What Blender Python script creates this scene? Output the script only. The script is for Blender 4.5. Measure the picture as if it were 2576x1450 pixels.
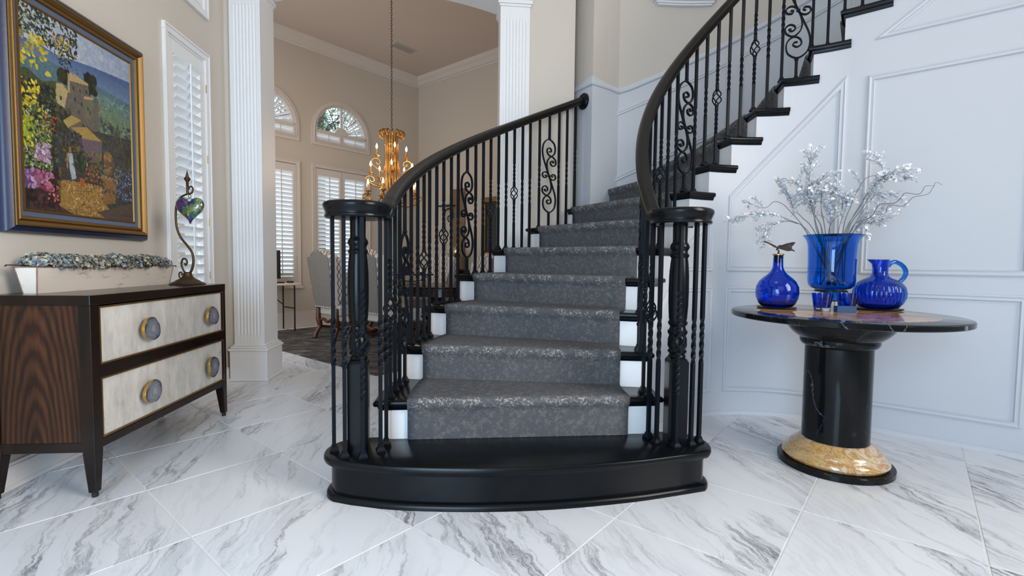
import bpy, math, random
import numpy as np
from mathutils import Matrix, Vector

# ------------------------------------------------------------------ camera, world, lights, exposure
scene = bpy.context.scene
for o in list(bpy.data.objects):
    bpy.data.objects.remove(o, do_unlink=True)
COL = scene.collection
rnd = random.Random(7)
pi = math.pi

F_PX, PITCH, ROLL, YAW, EYE = 1228.0, math.radians(2.954), math.radians(0.63), math.radians(5.22), 1.0
_c, _s = math.cos(PITCH), math.sin(PITCH)
_M = np.array([[1, 0, 0], [0, -_s, -_c], [0, _c, -_s]])
_R2 = np.array([[math.cos(ROLL), -math.sin(ROLL), 0], [math.sin(ROLL), math.cos(ROLL), 0], [0, 0, 1]])
_RZ = np.array([[math.cos(YAW), -math.sin(YAW), 0], [math.sin(YAW), math.cos(YAW), 0], [0, 0, 1]])
_RW = _R2 @ _M @ _RZ
cam_data = bpy.data.cameras.new("camera")
cam = bpy.data.objects.new("camera", cam_data)
COL.objects.link(cam)
_m = Matrix.Identity(4)
for i in range(3):
    _m[i][0], _m[i][1], _m[i][2] = _RW[0][i], -_RW[1][i], -_RW[2][i]
_m[2][3] = EYE
cam.matrix_world = _m
cam_data.sensor_fit = 'HORIZONTAL'
cam_data.sensor_width = 36.0
cam_data.lens = F_PX / 2576.0 * 36.0
cam_data.clip_start = 0.05
scene.camera = cam

world = bpy.data.worlds.new("sky")
scene.world = world
world.use_nodes = True
bg = world.node_tree.nodes["Background"]
bg.inputs[0].default_value = (0.84, 0.93, 1.0, 1)
bg.inputs[1].default_value = 3.4

def area(name, loc, target, sx, sy, power, color):
    l = bpy.data.lights.new(name, 'AREA')
    l.shape = 'RECTANGLE'; l.size = sx; l.size_y = sy
    l.energy = power; l.color = color
    o = bpy.data.objects.new(name, l)
    COL.objects.link(o)
    o.location = loc
    o.rotation_euler = (Vector(target) - Vector(loc)).to_track_quat('-Z', 'Y').to_euler()
    return o

# daylight that enters through the transom windows high over the entry, behind the camera
area("transom_daylight", (0.3, -2.45, 3.3), (0.9, 3.0, 2.2), 3.2, 2.6, 30, (0.86, 0.93, 1.0))
# daylight from the open entry door, low behind the camera to the left
area("entry_door_daylight", (-1.1, -1.8, 1.35), (-1.0, 1.5, -0.5), 1.5, 2.2, 155, (0.52, 0.755, 1.0))
# warm fill light added on the right to brighten the left wall
side = area("side_fill_light", (3.45, -0.5, 2.7), (-1.9, 2.6, 1.2), 1.8, 2.6, 108, (1.0, 0.935, 0.86))
side.data.spread = math.radians(118)

scene.cycles.max_bounces = 9; scene.cycles.diffuse_bounces = 4; scene.cycles.glossy_bounces = 3
scene.cycles.transmission_bounces = 8; scene.cycles.transparent_max_bounces = 10
scene.cycles.caustics_reflective = False; scene.cycles.caustics_refractive = False
scene.view_settings.view_transform = 'Standard'
scene.view_settings.look = 'None'
scene.view_settings.gamma = 1.0
scene.view_settings.use_curve_mapping = False
scene.view_settings.exposure = -0.28

# ------------------------------------------------------------------ helpers: objects
WLOC = {}
def tag(o, label=None, cat=None, group=None, kind=None):
    if label: o["label"] = label
    if cat: o["category"] = cat
    if group: o["group"] = group
    if kind: o["kind"] = kind
    return o

def thing(name, label, cat=None, loc=(0, 0, 0), rotz=0.0, group=None, kind=None):
    o = bpy.data.objects.new(name, None)
    o.empty_display_size = 0.1
    COL.objects.link(o)
    o.location = loc
    o.rotation_euler = (0, 0, rotz)
    WLOC[o.name] = Vector(loc)
    return tag(o, label, cat, group, kind)

def mesh_of(geo, mats, smooth=False, name="mesh"):
    v, f = geo[0], geo[1]
    me = bpy.data.meshes.new(name)
    me.from_pydata([tuple(map(float, p)) for p in v], [], [tuple(int(i) for i in q) for q in f])
    if not isinstance(mats, (list, tuple)): mats = [mats]
    for m in mats: me.materials.append(m)
    if len(geo) > 2 and geo[2] is not None:
        me.polygons.foreach_set("material_index", np.array(geo[2], dtype=np.int32))
    if smooth:
        me.polygons.foreach_set("use_smooth", np.ones(len(me.polygons), dtype=bool))
    me.update()
    return me

def smooth_by_angle(o, ang=35):
    me = o.data
    me.polygons.foreach_set("use_smooth", np.ones(len(me.polygons), dtype=bool))
    try:
        import bmesh
        bm = bmesh.new(); bm.from_mesh(me)
        lim = math.radians(ang)
        for e in bm.edges:
            if len(e.link_faces) != 2 or e.calc_face_angle(0) > lim: e.smooth = False
        bm.to_mesh(me); bm.free()
    except Exception:
        pass

def put(name, geo, mats, parent=None, smooth=False, bevel=0.0, world=True, fix=False, loc=None, rot=None):
    """link geometry as ONE mesh object; geometry in world space unless world=False (then in the parent's space)"""
    me = mesh_of(geo, mats, smooth is True, name)
    o = bpy.data.objects.new(name, me)
    COL.objects.link(o)
    if fix:
        import bmesh
        bm = bmesh.new(); bm.from_mesh(me)
        bmesh.ops.recalc_face_normals(bm, faces=bm.faces)
        bm.to_mesh(me); bm.free()
    if parent is not None:
        o.parent = parent
        pl = WLOC.get(parent.name, Vector((0, 0, 0)))
        WLOC[o.name] = Vector(pl)
        if world:
            me.transform(Matrix.Translation(-pl))
    else:
        WLOC[o.name] = Vector((0, 0, 0))
    if loc is not None: o.location = loc
    if rot is not None: o.rotation_euler = rot
    if bevel:
        b = o.modifiers.new("bevel", 'BEVEL'); b.width = bevel; b.segments = 2; b.limit_method = 'ANGLE'; b.angle_limit = math.radians(40)
    if smooth == 'angle': smooth_by_angle(o)
    return o

def inst(src, parent, loc=(0, 0, 0), rot=(0, 0, 0), name=None):
    o = src.copy()
    COL.objects.link(o)
    if name: o.name = name
    o.parent = parent
    o.location = loc; o.rotation_euler = rot
    WLOC[o.name] = WLOC.get(parent.name, Vector((0, 0, 0))) if parent else Vector((0, 0, 0))
    return o

def copy_tree(o, parent=None):
    c = o.copy(); COL.objects.link(c); c.parent = parent
    for ch in list(o.children): copy_tree(ch, c)
    return c

# ------------------------------------------------------------------ helpers: geometry
def box(x0, x1, y0, y1, z0, z1):
    v = [(x, y, z) for z in (z0, z1) for y in (y0, y1) for x in (x0, x1)]
    f = [(0, 2, 3, 1), (4, 5, 7, 6), (0, 1, 5, 4), (2, 6, 7, 3), (0, 4, 6, 2), (1, 3, 7, 5)]
    return v, f

def join(*gs):
    V, Fc, MI = [], [], []
    for g in gs:
        n = len(V); V += [tuple(p) for p in g[0]]
        Fc += [tuple(i + n for i in q) for q in g[1]]
        MI += list(g[2]) if len(g) > 2 and g[2] is not None else [0] * len(g[1])
    return V, Fc, MI

def setmat(g, k): return g[0], g[1], [k] * len(g[1])

def xf(g, loc=(0, 0, 0), rz=0.0, M=None):
    M = M or (Matrix.Translation(loc) @ Matrix.Rotation(rz, 4, 'Z'))
    return ([tuple(M @ Vector(p)) for p in g[0]], g[1]) + tuple(g[2:])

def loft(rings, cap=True, closed=True):
    n = len(rings[0]); V = [p for r in rings for p in r]; Fc = []
    for i in range(len(rings) - 1):
        for j in range(n if closed else n - 1):
            a, b = i * n + j, i * n + (j + 1) % n
            Fc.append((a, b, b + n, a + n))
    if cap and closed:
        Fc.append(tuple(range(n - 1, -1, -1))); Fc.append(tuple(range((len(rings) - 1) * n, len(rings) * n)))
    return V, Fc

def prism(poly, z0, z1):
    return loft([[(x, y, z0) for x, y in poly], [(x, y, z1) for x, y in poly]])

def lathe(prof, n=32, c=(0, 0, 0), wobble=None):
    rings = []
    for r, z in prof:
        ring = []
        for k in range(n):
            a = 2 * pi * k / n
            rr = r * (wobble(a, z) if wobble else 1)
            ring.append((c[0] + rr * math.cos(a), c[1] + rr * math.sin(a), c[2] + z))
        rings.append(ring)
    return loft(rings, cap=True)

def smoothpath(pts, sub=8, closed=False):
    P = [np.array(p, float) for p in pts]
    n = len(P); out = []
    for i in range(n if closed else n - 1):
        p0 = P[(i - 1) % n] if (closed or i > 0) else 2 * P[0] - P[1]
        p1, p2 = P[i], P[(i + 1) % n]
        p3 = P[(i + 2) % n] if (closed or i + 2 < n) else 2 * P[-1] - P[-2]
        for k in range(sub):
            t = k / sub
            out.append(0.5 * ((2 * p1) + (-p0 + p2) * t + (2 * p0 - 5 * p1 + 4 * p2 - p3) * t * t + (-p0 + 3 * p1 - 3 * p2 + p3) * t ** 3))
    if not closed: out.append(P[-1])
    return out

def unit(v):
    v = np.array(v, float); n = np.linalg.norm(v)
    return v / n if n > 1e-12 else v

def tube(path, rad, n=8, flat=1.0, closed=False):
    """round tube along a path; rad may be a list"""
    P = [np.array(p, float) for p in path]; m = len(P)
    if not isinstance(rad, (list, tuple)): rad = [rad] * m
    T = []
    for i in range(m):
        if closed: t = P[(i + 1) % m] - P[i - 1]
        else: t = P[min(i + 1, m - 1)] - P[max(i - 1, 0)]
        T.append(unit(t))
    ref = np.array([0, 0, 1.0]) if abs(T[0][2]) < .9 else np.array([1.0, 0, 0])
    N = unit(np.cross(np.cross(T[0], ref), T[0]))
    rings = []
    for i in range(m):
        N = unit(N - T[i] * np.dot(N, T[i])); B = np.cross(T[i], N)
        rings.append([tuple(P[i] + rad[i] * (math.cos(2 * pi * k / n) * N + flat * math.sin(2 * pi * k / n) * B)) for k in range(n)])
    if closed:
        rings.append(rings[0]); return loft(rings, cap=False)
    return loft(rings)

def sweep(path, prof, normals, closed=False, cap=True):
    """profile (across, out) swept along a path lying on a surface with the given normals, mitred"""
    P = [np.array(p, float) for p in path]; m = len(P)
    if not isinstance(normals, list): normals = [np.array(normals, float)] * m
    rings = []
    for i in range(m):
        a = unit(P[i] - P[i - 1]) if (closed or i > 0) else None
        b = unit(P[(i + 1) % m] - P[i]) if (closed or i < m - 1) else None
        if a is None: a = b
        if b is None: b = a
        t = unit(a + b); sc = 1 / max(.3, float(np.dot(t, b)))
        nn = unit(normals[i]); sd = unit(np.cross(t, nn)) * sc
        rings.append([tuple(P[i] + x * sd + y * nn) for x, y in prof])
    if closed:
        rings.append(rings[0]); return loft(rings, cap=False)
    return loft(rings, cap=cap)

def sphere(c, rx, ry=None, rz=None, n=12, m=8):
    ry = ry or rx; rz = rz or rx
    rings = []
    for i in range(m + 1):
        t = pi * i / m; r = max(math.sin(t), 1e-3)
        rings.append([(c[0] + rx * r * math.cos(2 * pi * k / n), c[1] + ry * r * math.sin(2 * pi * k / n), c[2] - rz * math.cos(t)) for k in range(n)])
    return loft(rings)

def frame_rect(a0, a1, b0, b1, w, d0, d1, mapf):
    """rectangular frame in a plane: coordinates (a,b) with depth d; mapf(a,b,d)->xyz"""
    out = []
    for (A0, A1, B0, B1) in ((a0, a1, b0, b0 + w), (a0, a1, b1 - w, b1), (a0, a0 + w, b0 + w, b1 - w), (a1 - w, a1, b0 + w, b1 - w)):
        g = box(A0, A1, B0, B1, d0, d1)
        out.append(([mapf(*p) for p in g[0]], g[1]))
    return join(*out)

def offset_poly(poly, d):
    P = [np.array(p, float) for p in poly]; n = len(P); out = []
    area2 = sum(P[i][0] * P[(i + 1) % n][1] - P[(i + 1) % n][0] * P[i][1] for i in range(n))
    sg = 1 if area2 > 0 else -1
    for i in range(n):
        t = unit(unit(P[i] - P[i - 1]) + unit(P[(i + 1) % n] - P[i]))
        out.append((P[i][0] + sg * t[1] * d, P[i][1] - sg * t[0] * d))
    return out

# ------------------------------------------------------------------ materials
def nt(name):
    m = bpy.data.materials.new(name); m.use_nodes = True
    t = m.node_tree; b = t.nodes["Principled BSDF"]
    return m, t, b

def N(t, kind, **kw):
    n = t.nodes.new(kind)
    for k, v in kw.items():
        if k.startswith('_'): setattr(n, k[1:], v)
        else:
            key = int(k[1:]) if (k[0] == 'i' and k[1:].isdigit()) else k.replace('_', ' ')
            n.inputs[key].default_value = v
    return n

def L(t, a, b): t.links.new(a, b)

def srgb(r, g, b):
    f = lambda c: (c / 255) / 12.92 if c / 255 <= .04045 else ((c / 255 + .055) / 1.055) ** 2.4
    return (f(r), f(g), f(b), 1)

def mat(name, col, rough=.5, metal=0.0, bump=0.0, bscale=200, var=0.0, vscale=6, spec=.5, coat=0.0, coatr=.1):
    m, t, b = nt(name)
    b.inputs['Base Color'].default_value = col
    b.inputs['Roughness'].default_value = rough
    b.inputs['Metallic'].default_value = metal
    b.inputs['Specular IOR Level'].default_value = spec
    b.inputs['Coat Weight'].default_value = coat
    b.inputs['Coat Roughness'].default_value = coatr
    tc = N(t, 'ShaderNodeTexCoord')
    if bump:
        nz = N(t, 'ShaderNodeTexNoise', Scale=bscale, Detail=3.0)
        L(t, tc.outputs['Object'], nz.inputs['Vector'])
        bp = N(t, 'ShaderNodeBump', Strength=bump, Distance=.002)
        L(t, nz.outputs['Fac'], bp.inputs['Height']); L(t, bp.outputs['Normal'], b.inputs['Normal'])
    if var:
        nz = N(t, 'ShaderNodeTexNoise', Scale=vscale, Detail=4.0)
        L(t, tc.outputs['Object'], nz.inputs['Vector'])
        hs = N(t, 'ShaderNodeMixRGB', _blend_type='MULTIPLY', Fac=var, Color1=col)
        rp = N(t, 'ShaderNodeValToRGB')
        rp.color_ramp.elements[0].position = .3; rp.color_ramp.elements[0].color = (.35, .35, .35, 1)
        rp.color_ramp.elements[1].position = .7
        L(t, nz.outputs['Fac'], rp.inputs['Fac']); L(t, rp.outputs['Color'], hs.inputs['Color2'])
        L(t, hs.outputs['Color'], b.inputs['Base Color'])
    return m

M = {}
M['beige'] = mat('beige_wall_paint', srgb(208, 200, 190), .85, bump=.25, bscale=260)
M['dining'] = mat('taupe_wall_paint', srgb(194, 179, 163), .85, bump=.2, bscale=260)
M['dceil'] = mat('taupe_ceiling_paint', srgb(200, 182, 168), .9)
M['white'] = mat('white_trim_paint', srgb(234, 235, 237), .45)
M['wall_white'] = mat('white_panel_paint', srgb(208, 212, 219), .55, bump=.05, bscale=120)
M['dwhite'] = mat('cream_trim_paint', srgb(203, 190, 178), .5)
M['black'] = mat('black_satin_paint', (.0035, .0045, .006, 1), .24, bump=.06, bscale=60, spec=.22)
M['iron'] = mat('black_iron', (.0055, .008, .012, 1), .42, spec=.14)
M['rail'] = mat('black_brown_handrail', (.010, .0085, .0075, 1), .30, bump=.05, bscale=90, spec=.28)
M['grout'] = mat('grout', srgb(226, 226, 228), .9)
M['gold'] = mat('brushed_gold', (.30, .18, .065, 1), .5, 1.0, bump=.3, bscale=90)
M['gold_leaf'] = mat('gold_leaf', (.72, .42, .08, 1), .3, 1.0, bump=.6, bscale=160)
M['brass'] = mat('brass', (.6, .38, .12, 1), .3, 1.0)
M['bronze'] = mat('antique_bronze', (.085, .05, .026, 1), .45, .75, bump=.4, bscale=90)
M['chand'] = mat('antique_gold_metal', (.38, .20, .06, 1), .36, .95, bump=.2, bscale=60)
M['darkbronze'] = mat('dark_bronze', (.055, .04, .03, 1), .45, .6, bump=.5, bscale=120)
M['dark'] = mat('dark_metal', (.012, .012, .013, 1), .4, .3)
M['plastic'] = mat('black_plastic', (.008, .008, .009, 1), .35)
M['linen'] = mat('grey_linen', srgb(116, 108, 101), .95, bump=.6, bscale=400, var=.25, vscale=40)
M['seat'] = mat('cream_seat_fabric', srgb(172, 162, 153), .95, bump=.5, bscale=300)
M['walnut'] = mat('carved_walnut', (.085, .026, .009, 1), .35, var=.5, vscale=9)
M['tablewood'] = mat('dark_mahogany', (.045, .014, .006, 1), .22, var=.4, vscale=6)
M['foldtop'] = mat('light_folding_table_top', srgb(215, 200, 185), .6)
M['blackmarble'] = None

def vein_marble():
    m, t, b = nt('white_marble_tile')
    tc = N(t, 'ShaderNodeTexCoord'); oi = N(t, 'ShaderNodeObjectInfo')
    off = N(t, 'ShaderNodeVectorMath', _operation='SCALE'); off.inputs['Scale'].default_value = 37.0
    cmb = N(t, 'ShaderNodeCombineXYZ'); L(t, oi.outputs['Random'], cmb.inputs[0]); L(t, oi.outputs['Random'], cmb.inputs[1])
    L(t, cmb.outputs[0], off.inputs[0])
    rot = N(t, 'ShaderNodeVectorRotate', _rotation_type='Z_AXIS')
    mr = N(t, 'ShaderNodeMapRange', i1=0.0, i2=1.0, i3=-0.42, i4=0.10); L(t, oi.outputs['Random'], mr.inputs[0])
    L(t, tc.outputs['Object'], rot.inputs['Vector']); L(t, mr.outputs[0], rot.inputs['Angle'])
    add = N(t, 'ShaderNodeVectorMath', _operation='ADD'); L(t, rot.outputs[0], add.inputs[0]); L(t, off.outputs[0], add.inputs[1])
    # wavy distortion
    nd = N(t, 'ShaderNodeTexNoise', Scale=2.6, Detail=6.0, Roughness=.62); L(t, add.outputs[0], nd.inputs['Vector'])
    ds = N(t, 'ShaderNodeVectorMath', _operation='SCALE'); ds.inputs['Scale'].default_value = .19; L(t, nd.outputs['Color'], ds.inputs[0])
    a2 = N(t, 'ShaderNodeVectorMath', _operation='ADD'); L(t, add.outputs[0], a2.inputs[0]); L(t, ds.outputs[0], a2.inputs[1])
    mp = N(t, 'ShaderNodeMapping'); mp.inputs['Scale'].default_value = (6.0, .62, 1); L(t, a2.outputs[0], mp.inputs['Vector'])
    n1 = N(t, 'ShaderNodeTexNoise', Scale=1.0, Detail=7.0, Roughness=.62); L(t, mp.outputs[0], n1.inputs['Vector'])
    # thin veins = ridge of the noise
    s1 = N(t, 'ShaderNodeMath', _operation='SUBTRACT', i1=.5); L(t, n1.outputs['Fac'], s1.inputs[0])
    ab = N(t, 'ShaderNodeMath', _operation='ABSOLUTE'); L(t, s1.outputs[0], ab.inputs[0])
    r1 = N(t, 'ShaderNodeValToRGB'); e = r1.color_ramp.elements
    e[0].position = 0.0; e[0].color = (0, 0, 0, 1); e[1].position = .030; e[1].color = (1, 1, 1, 1)
    q = r1.color_ramp.elements.new(.007); q.color = (.45, .45, .45, 1)
    L(t, ab.outputs[0], r1.inputs['Fac'])
    mp2 = N(t, 'ShaderNodeMapping'); mp2.inputs['Scale'].default_value = (2.6, .5, 1); mp2.inputs['Location'].default_value = (5, 3, 0); L(t, a2.outputs[0], mp2.inputs['Vector'])
    n2 = N(t, 'ShaderNodeTexNoise', Scale=1.0, Detail=5.0, Roughness=.6); L(t, mp2.outputs[0], n2.inputs['Vector'])
    r2 = N(t, 'ShaderNodeValToRGB'); e = r2.color_ramp.elements
    e[0].position = .46; e[0].color = (0, 0, 0, 1); e[1].position = .66; e[1].color = (1, 1, 1, 1)
    L(t, n2.outputs['Fac'], r2.inputs['Fac'])
    # broad grey streaks
    r3 = N(t, 'ShaderNodeValToRGB'); e = r3.color_ramp.elements
    e[0].position = .42; e[0].color = (1, 1, 1, 1); e[1].position = .565; e[1].color = (.74, .76, .78, 1)
    q = r3.color_ramp.elements.new(.50); q.color = (.93, .93, .94, 1); q = r3.color_ramp.elements.new(.63); q.color = (1, 1, 1, 1)
    L(t, n1.outputs['Fac'], r3.inputs['Fac'])
    base = N(t, 'ShaderNodeMixRGB', _blend_type='MULTIPLY', Color1=srgb(234, 236, 241)); 
    L(t, r2.outputs['Color'], base.inputs['Fac']); L(t, r3.outputs['Color'], base.inputs['Color2'])
    vm = N(t, 'ShaderNodeMath', _operation='MULTIPLY'); inv = N(t, 'ShaderNodeMath', _operation='SUBTRACT', i0=1.0)
    L(t, r1.outputs['Color'], inv.inputs[1]); L(t, inv.outputs[0], vm.inputs[0]); L(t, r2.outputs['Color'], vm.inputs[1])
    vs = N(t, 'ShaderNodeMath', _operation='MULTIPLY_ADD', i1=.88, i2=0.0); L(t, vm.outputs[0], vs.inputs[0])
    v2 = N(t, 'ShaderNodeMath', _operation='MULTIPLY_ADD', i1=.10); L(t, inv.outputs[0], v2.inputs[0]); L(t, vs.outputs[0], v2.inputs[2])
    mx = N(t, 'ShaderNodeMixRGB', Color2=srgb(74, 78, 84)); L(t, v2.outputs[0], mx.inputs['Fac']); L(t, base.outputs[0], mx.inputs['Color1'])
    mp3 = N(t, 'ShaderNodeMapping'); mp3.inputs['Scale'].default_value = (15, 1.3, 1); mp3.inputs['Location'].default_value = (9, 2, 0); L(t, a2.outputs[0], mp3.inputs['Vector'])
    n3 = N(t, 'ShaderNodeTexNoise', Scale=1.0, Detail=6.0, Roughness=.6); L(t, mp3.outputs[0], n3.inputs['Vector'])
    s3 = N(t, 'ShaderNodeMath', _operation='SUBTRACT', i1=.5); L(t, n3.outputs['Fac'], s3.inputs[0])
    b3 = N(t, 'ShaderNodeMath', _operation='ABSOLUTE'); L(t, s3.outputs[0], b3.inputs[0])
    r4 = N(t, 'ShaderNodeValToRGB'); e = r4.color_ramp.elements
    e[0].position = 0.0; e[0].color = (1, 1, 1, 1); e[1].position = .022; e[1].color = (0, 0, 0, 1); L(t, b3.outputs[0], r4.inputs['Fac'])
    f4 = N(t, 'ShaderNodeMath', _operation='MULTIPLY'); L(t, r4.outputs['Color'], f4.inputs[0]); L(t, r2.outputs['Color'], f4.inputs[1])
    f5 = N(t, 'ShaderNodeMath', _operation='MULTIPLY', i1=.40); L(t, f4.outputs[0], f5.inputs[0])
    mx0 = mx; mx = N(t, 'ShaderNodeMixRGB', Color2=srgb(92, 97, 104)); L(t, f5.outputs[0], mx.inputs['Fac']); L(t, mx0.outputs[0], mx.inputs['Color1'])
    # per tile tone
    mt = N(t, 'ShaderNodeMapRange', i1=0.0, i2=1.0, i3=.93, i4=1.0); L(t, oi.outputs['Random'], mt.inputs[0])
    fin = N(t, 'ShaderNodeVectorMath', _operation='SCALE'); L(t, mx.outputs[0], fin.inputs[0]); L(t, mt.outputs[0], fin.inputs['Scale'])
    L(t, fin.outputs[0], b.inputs['Base Color'])
    b.inputs['Roughness'].default_value = .22
    return m
M['tile'] = vein_marble()

def carpet_mat():
    m, t, b = nt('grey_patterned_carpet')
    tc = N(t, 'ShaderNodeTexCoord')
    n1 = N(t, 'ShaderNodeTexNoise', Scale=420, Detail=3.0); L(t, tc.outputs['Object'], n1.inputs['Vector'])
    n2 = N(t, 'ShaderNodeTexNoise', Scale=48, Detail=6.0, Roughness=.75); L(t, tc.outputs['Object'], n2.inputs['Vector'])
    n3 = N(t, 'ShaderNodeTexNoise', Scale=3.2, Detail=3.0); L(t, tc.outputs['Object'], n3.inputs['Vector'])
    at = N(t, 'ShaderNodeAttribute', _attribute_name='edge')
    r = N(t, 'ShaderNodeValToRGB'); e = r.color_ramp.elements
    e[0].position = .50; e[0].color = (0, 0, 0, 1); e[1].position = .62; e[1].color = (1, 1, 1, 1)
    L(t, n2.outputs['Fac'], r.inputs['Fac'])
    base = N(t, 'ShaderNodeMixRGB', Color1=srgb(98, 100, 105), Color2=srgb(129, 130, 134)); L(t, n3.outputs['Fac'], base.inputs['Fac'])
    fl = N(t, 'ShaderNodeMath', _operation='MULTIPLY', i1=.50); L(t, r.outputs['Color'], fl.inputs[0])
    m2 = N(t, 'ShaderNodeMixRGB', Color2=srgb(168, 164, 160)); L(t, fl.outputs[0], m2.inputs['Fac']); L(t, base.outputs[0], m2.inputs['Color1'])
    # woven lighter flecks along the nosing
    n4 = N(t, 'ShaderNodeTexVoronoi', _feature='DISTANCE_TO_EDGE', Scale=74); 
    nn = N(t, 'ShaderNodeTexNoise', Scale=30, Detail=2.0); L(t, tc.outputs['Object'], nn.inputs['Vector'])
    mixv = N(t, 'ShaderNodeMixRGB', Fac=.03); L(t, tc.outputs['Object'], mixv.inputs['Color1']); L(t, nn.outputs['Color'], mixv.inputs['Color2'])
    L(t, mixv.outputs[0], n4.inputs['Vector'])
    n6 = N(t, 'ShaderNodeTexNoise', Scale=105, Detail=3.0, Roughness=.6); L(t, tc.outputs['Object'], n6.inputs['Vector'])
    r4 = N(t, 'ShaderNodeValToRGB'); e = r4.color_ramp.elements
    e[0].position = .50; e[0].color = (0, 0, 0, 1); e[1].position = .60; e[1].color = (.85, .85, .85, 1); L(t, n6.outputs['Fac'], r4.inputs['Fac'])
    n5 = N(t, 'ShaderNodeTexNoise', Scale=20, Detail=3.0); L(t, tc.outputs['Object'], n5.inputs['Vector'])
    r5 = N(t, 'ShaderNodeValToRGB'); e = r5.color_ramp.elements
    e[0].position = .47; e[0].color = (0, 0, 0, 1); e[1].position = .55; e[1].color = (1, 1, 1, 1); L(t, n5.outputs['Fac'], r5.inputs['Fac'])
    q = N(t, 'ShaderNodeMath', _operation='MULTIPLY'); L(t, r4.outputs['Color'], q.inputs[0]); L(t, at.outputs['Fac'], q.inputs[1])
    q2 = N(t, 'ShaderNodeMath', _operation='MULTIPLY'); L(t, q.outputs[0], q2.inputs[0]); L(t, r5.outputs['Color'], q2.inputs[1])
    m3 = N(t, 'ShaderNodeMixRGB', Color2=srgb(214, 205, 196)); L(t, q2.outputs[0], m3.inputs['Fac']); L(t, m2.outputs[0], m3.inputs['Color1'])
    m4 = N(t, 'ShaderNodeMixRGB', _blend_type='MULTIPLY', Fac=.62); L(t, m3.outputs[0], m4.inputs['Color1'])
    r6 = N(t, 'ShaderNodeValToRGB'); e = r6.color_ramp.elements
    e[0].position = .35; e[0].color = (.3, .3, .3, 1); e[1].position = .62; L(t, n1.outputs['Fac'], r6.inputs['Fac']); L(t, r6.outputs['Color'], m4.inputs['Color2'])
    L(t, m4.outputs[0], b.inputs['Base Color'])
    b.inputs['Roughness'].default_value = 1.0; b.inputs['Specular IOR Level'].default_value = .1
    bp = N(t, 'ShaderNodeBump', Strength=1.0, Distance=.006); L(t, n1.outputs['Fac'], bp.inputs['Height']); L(t, bp.outputs['Normal'], b.inputs['Normal'])
    return m
M['carpet'] = carpet_mat()

def wood_mat(name, c0, c1, scale=(26, 3.0, 3.0), rough=.22, ring=5.0, coat=.4):
    m, t, b = nt(name)
    tc = N(t, 'ShaderNodeTexCoord'); mp = N(t, 'ShaderNodeMapping'); mp.inputs['Scale'].default_value = scale
    L(t, tc.outputs['Object'], mp.inputs['Vector'])
    n = N(t, 'ShaderNodeTexNoise', Scale=1.0, Detail=6.0, Roughness=.6, Distortion=.6); L(t, mp.outputs[0], n.inputs['Vector'])
    sn = N(t, 'ShaderNodeMath', _operation='MULTIPLY', i1=ring * 6.28); L(t, n.outputs['Fac'], sn.inputs[0])
    si = N(t, 'ShaderNodeMath', _operation='SINE'); L(t, sn.outputs[0], si.inputs[0])
    r = N(t, 'ShaderNodeMapRange', i1=-1.0, i2=1.0); L(t, si.outputs[0], r.inputs[0])
    mx = N(t, 'ShaderNodeMixRGB', Color1=c0, Color2=c1); L(t, r.outputs[0], mx.inputs['Fac'])
    n2 = N(t, 'ShaderNodeTexNoise', Scale=220, Detail=2.0); mp2 = N(t, 'ShaderNodeMapping'); mp2.inputs['Scale'].default_value = (1, 1, .06)
    L(t, tc.outputs['Object'], mp2.inputs['Vector']); L(t, mp2.outputs[0], n2.inputs['Vector'])
    m2 = N(t, 'ShaderNodeMixRGB', _blend_type='MULTIPLY', Fac=.5); L(t, mx.outputs[0], m2.inputs['Color1']); L(t, n2.outputs['Fac'], m2.inputs['Color2'])
    L(t, m2.outputs[0], b.inputs['Base Color'])
    b.inputs['Roughness'].default_value = rough; b.inputs['Coat Weight'].default_value = coat; b.inputs['Coat Roughness'].default_value = .08; b.inputs['Specular IOR Level'].default_value = .25
    return m
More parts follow.
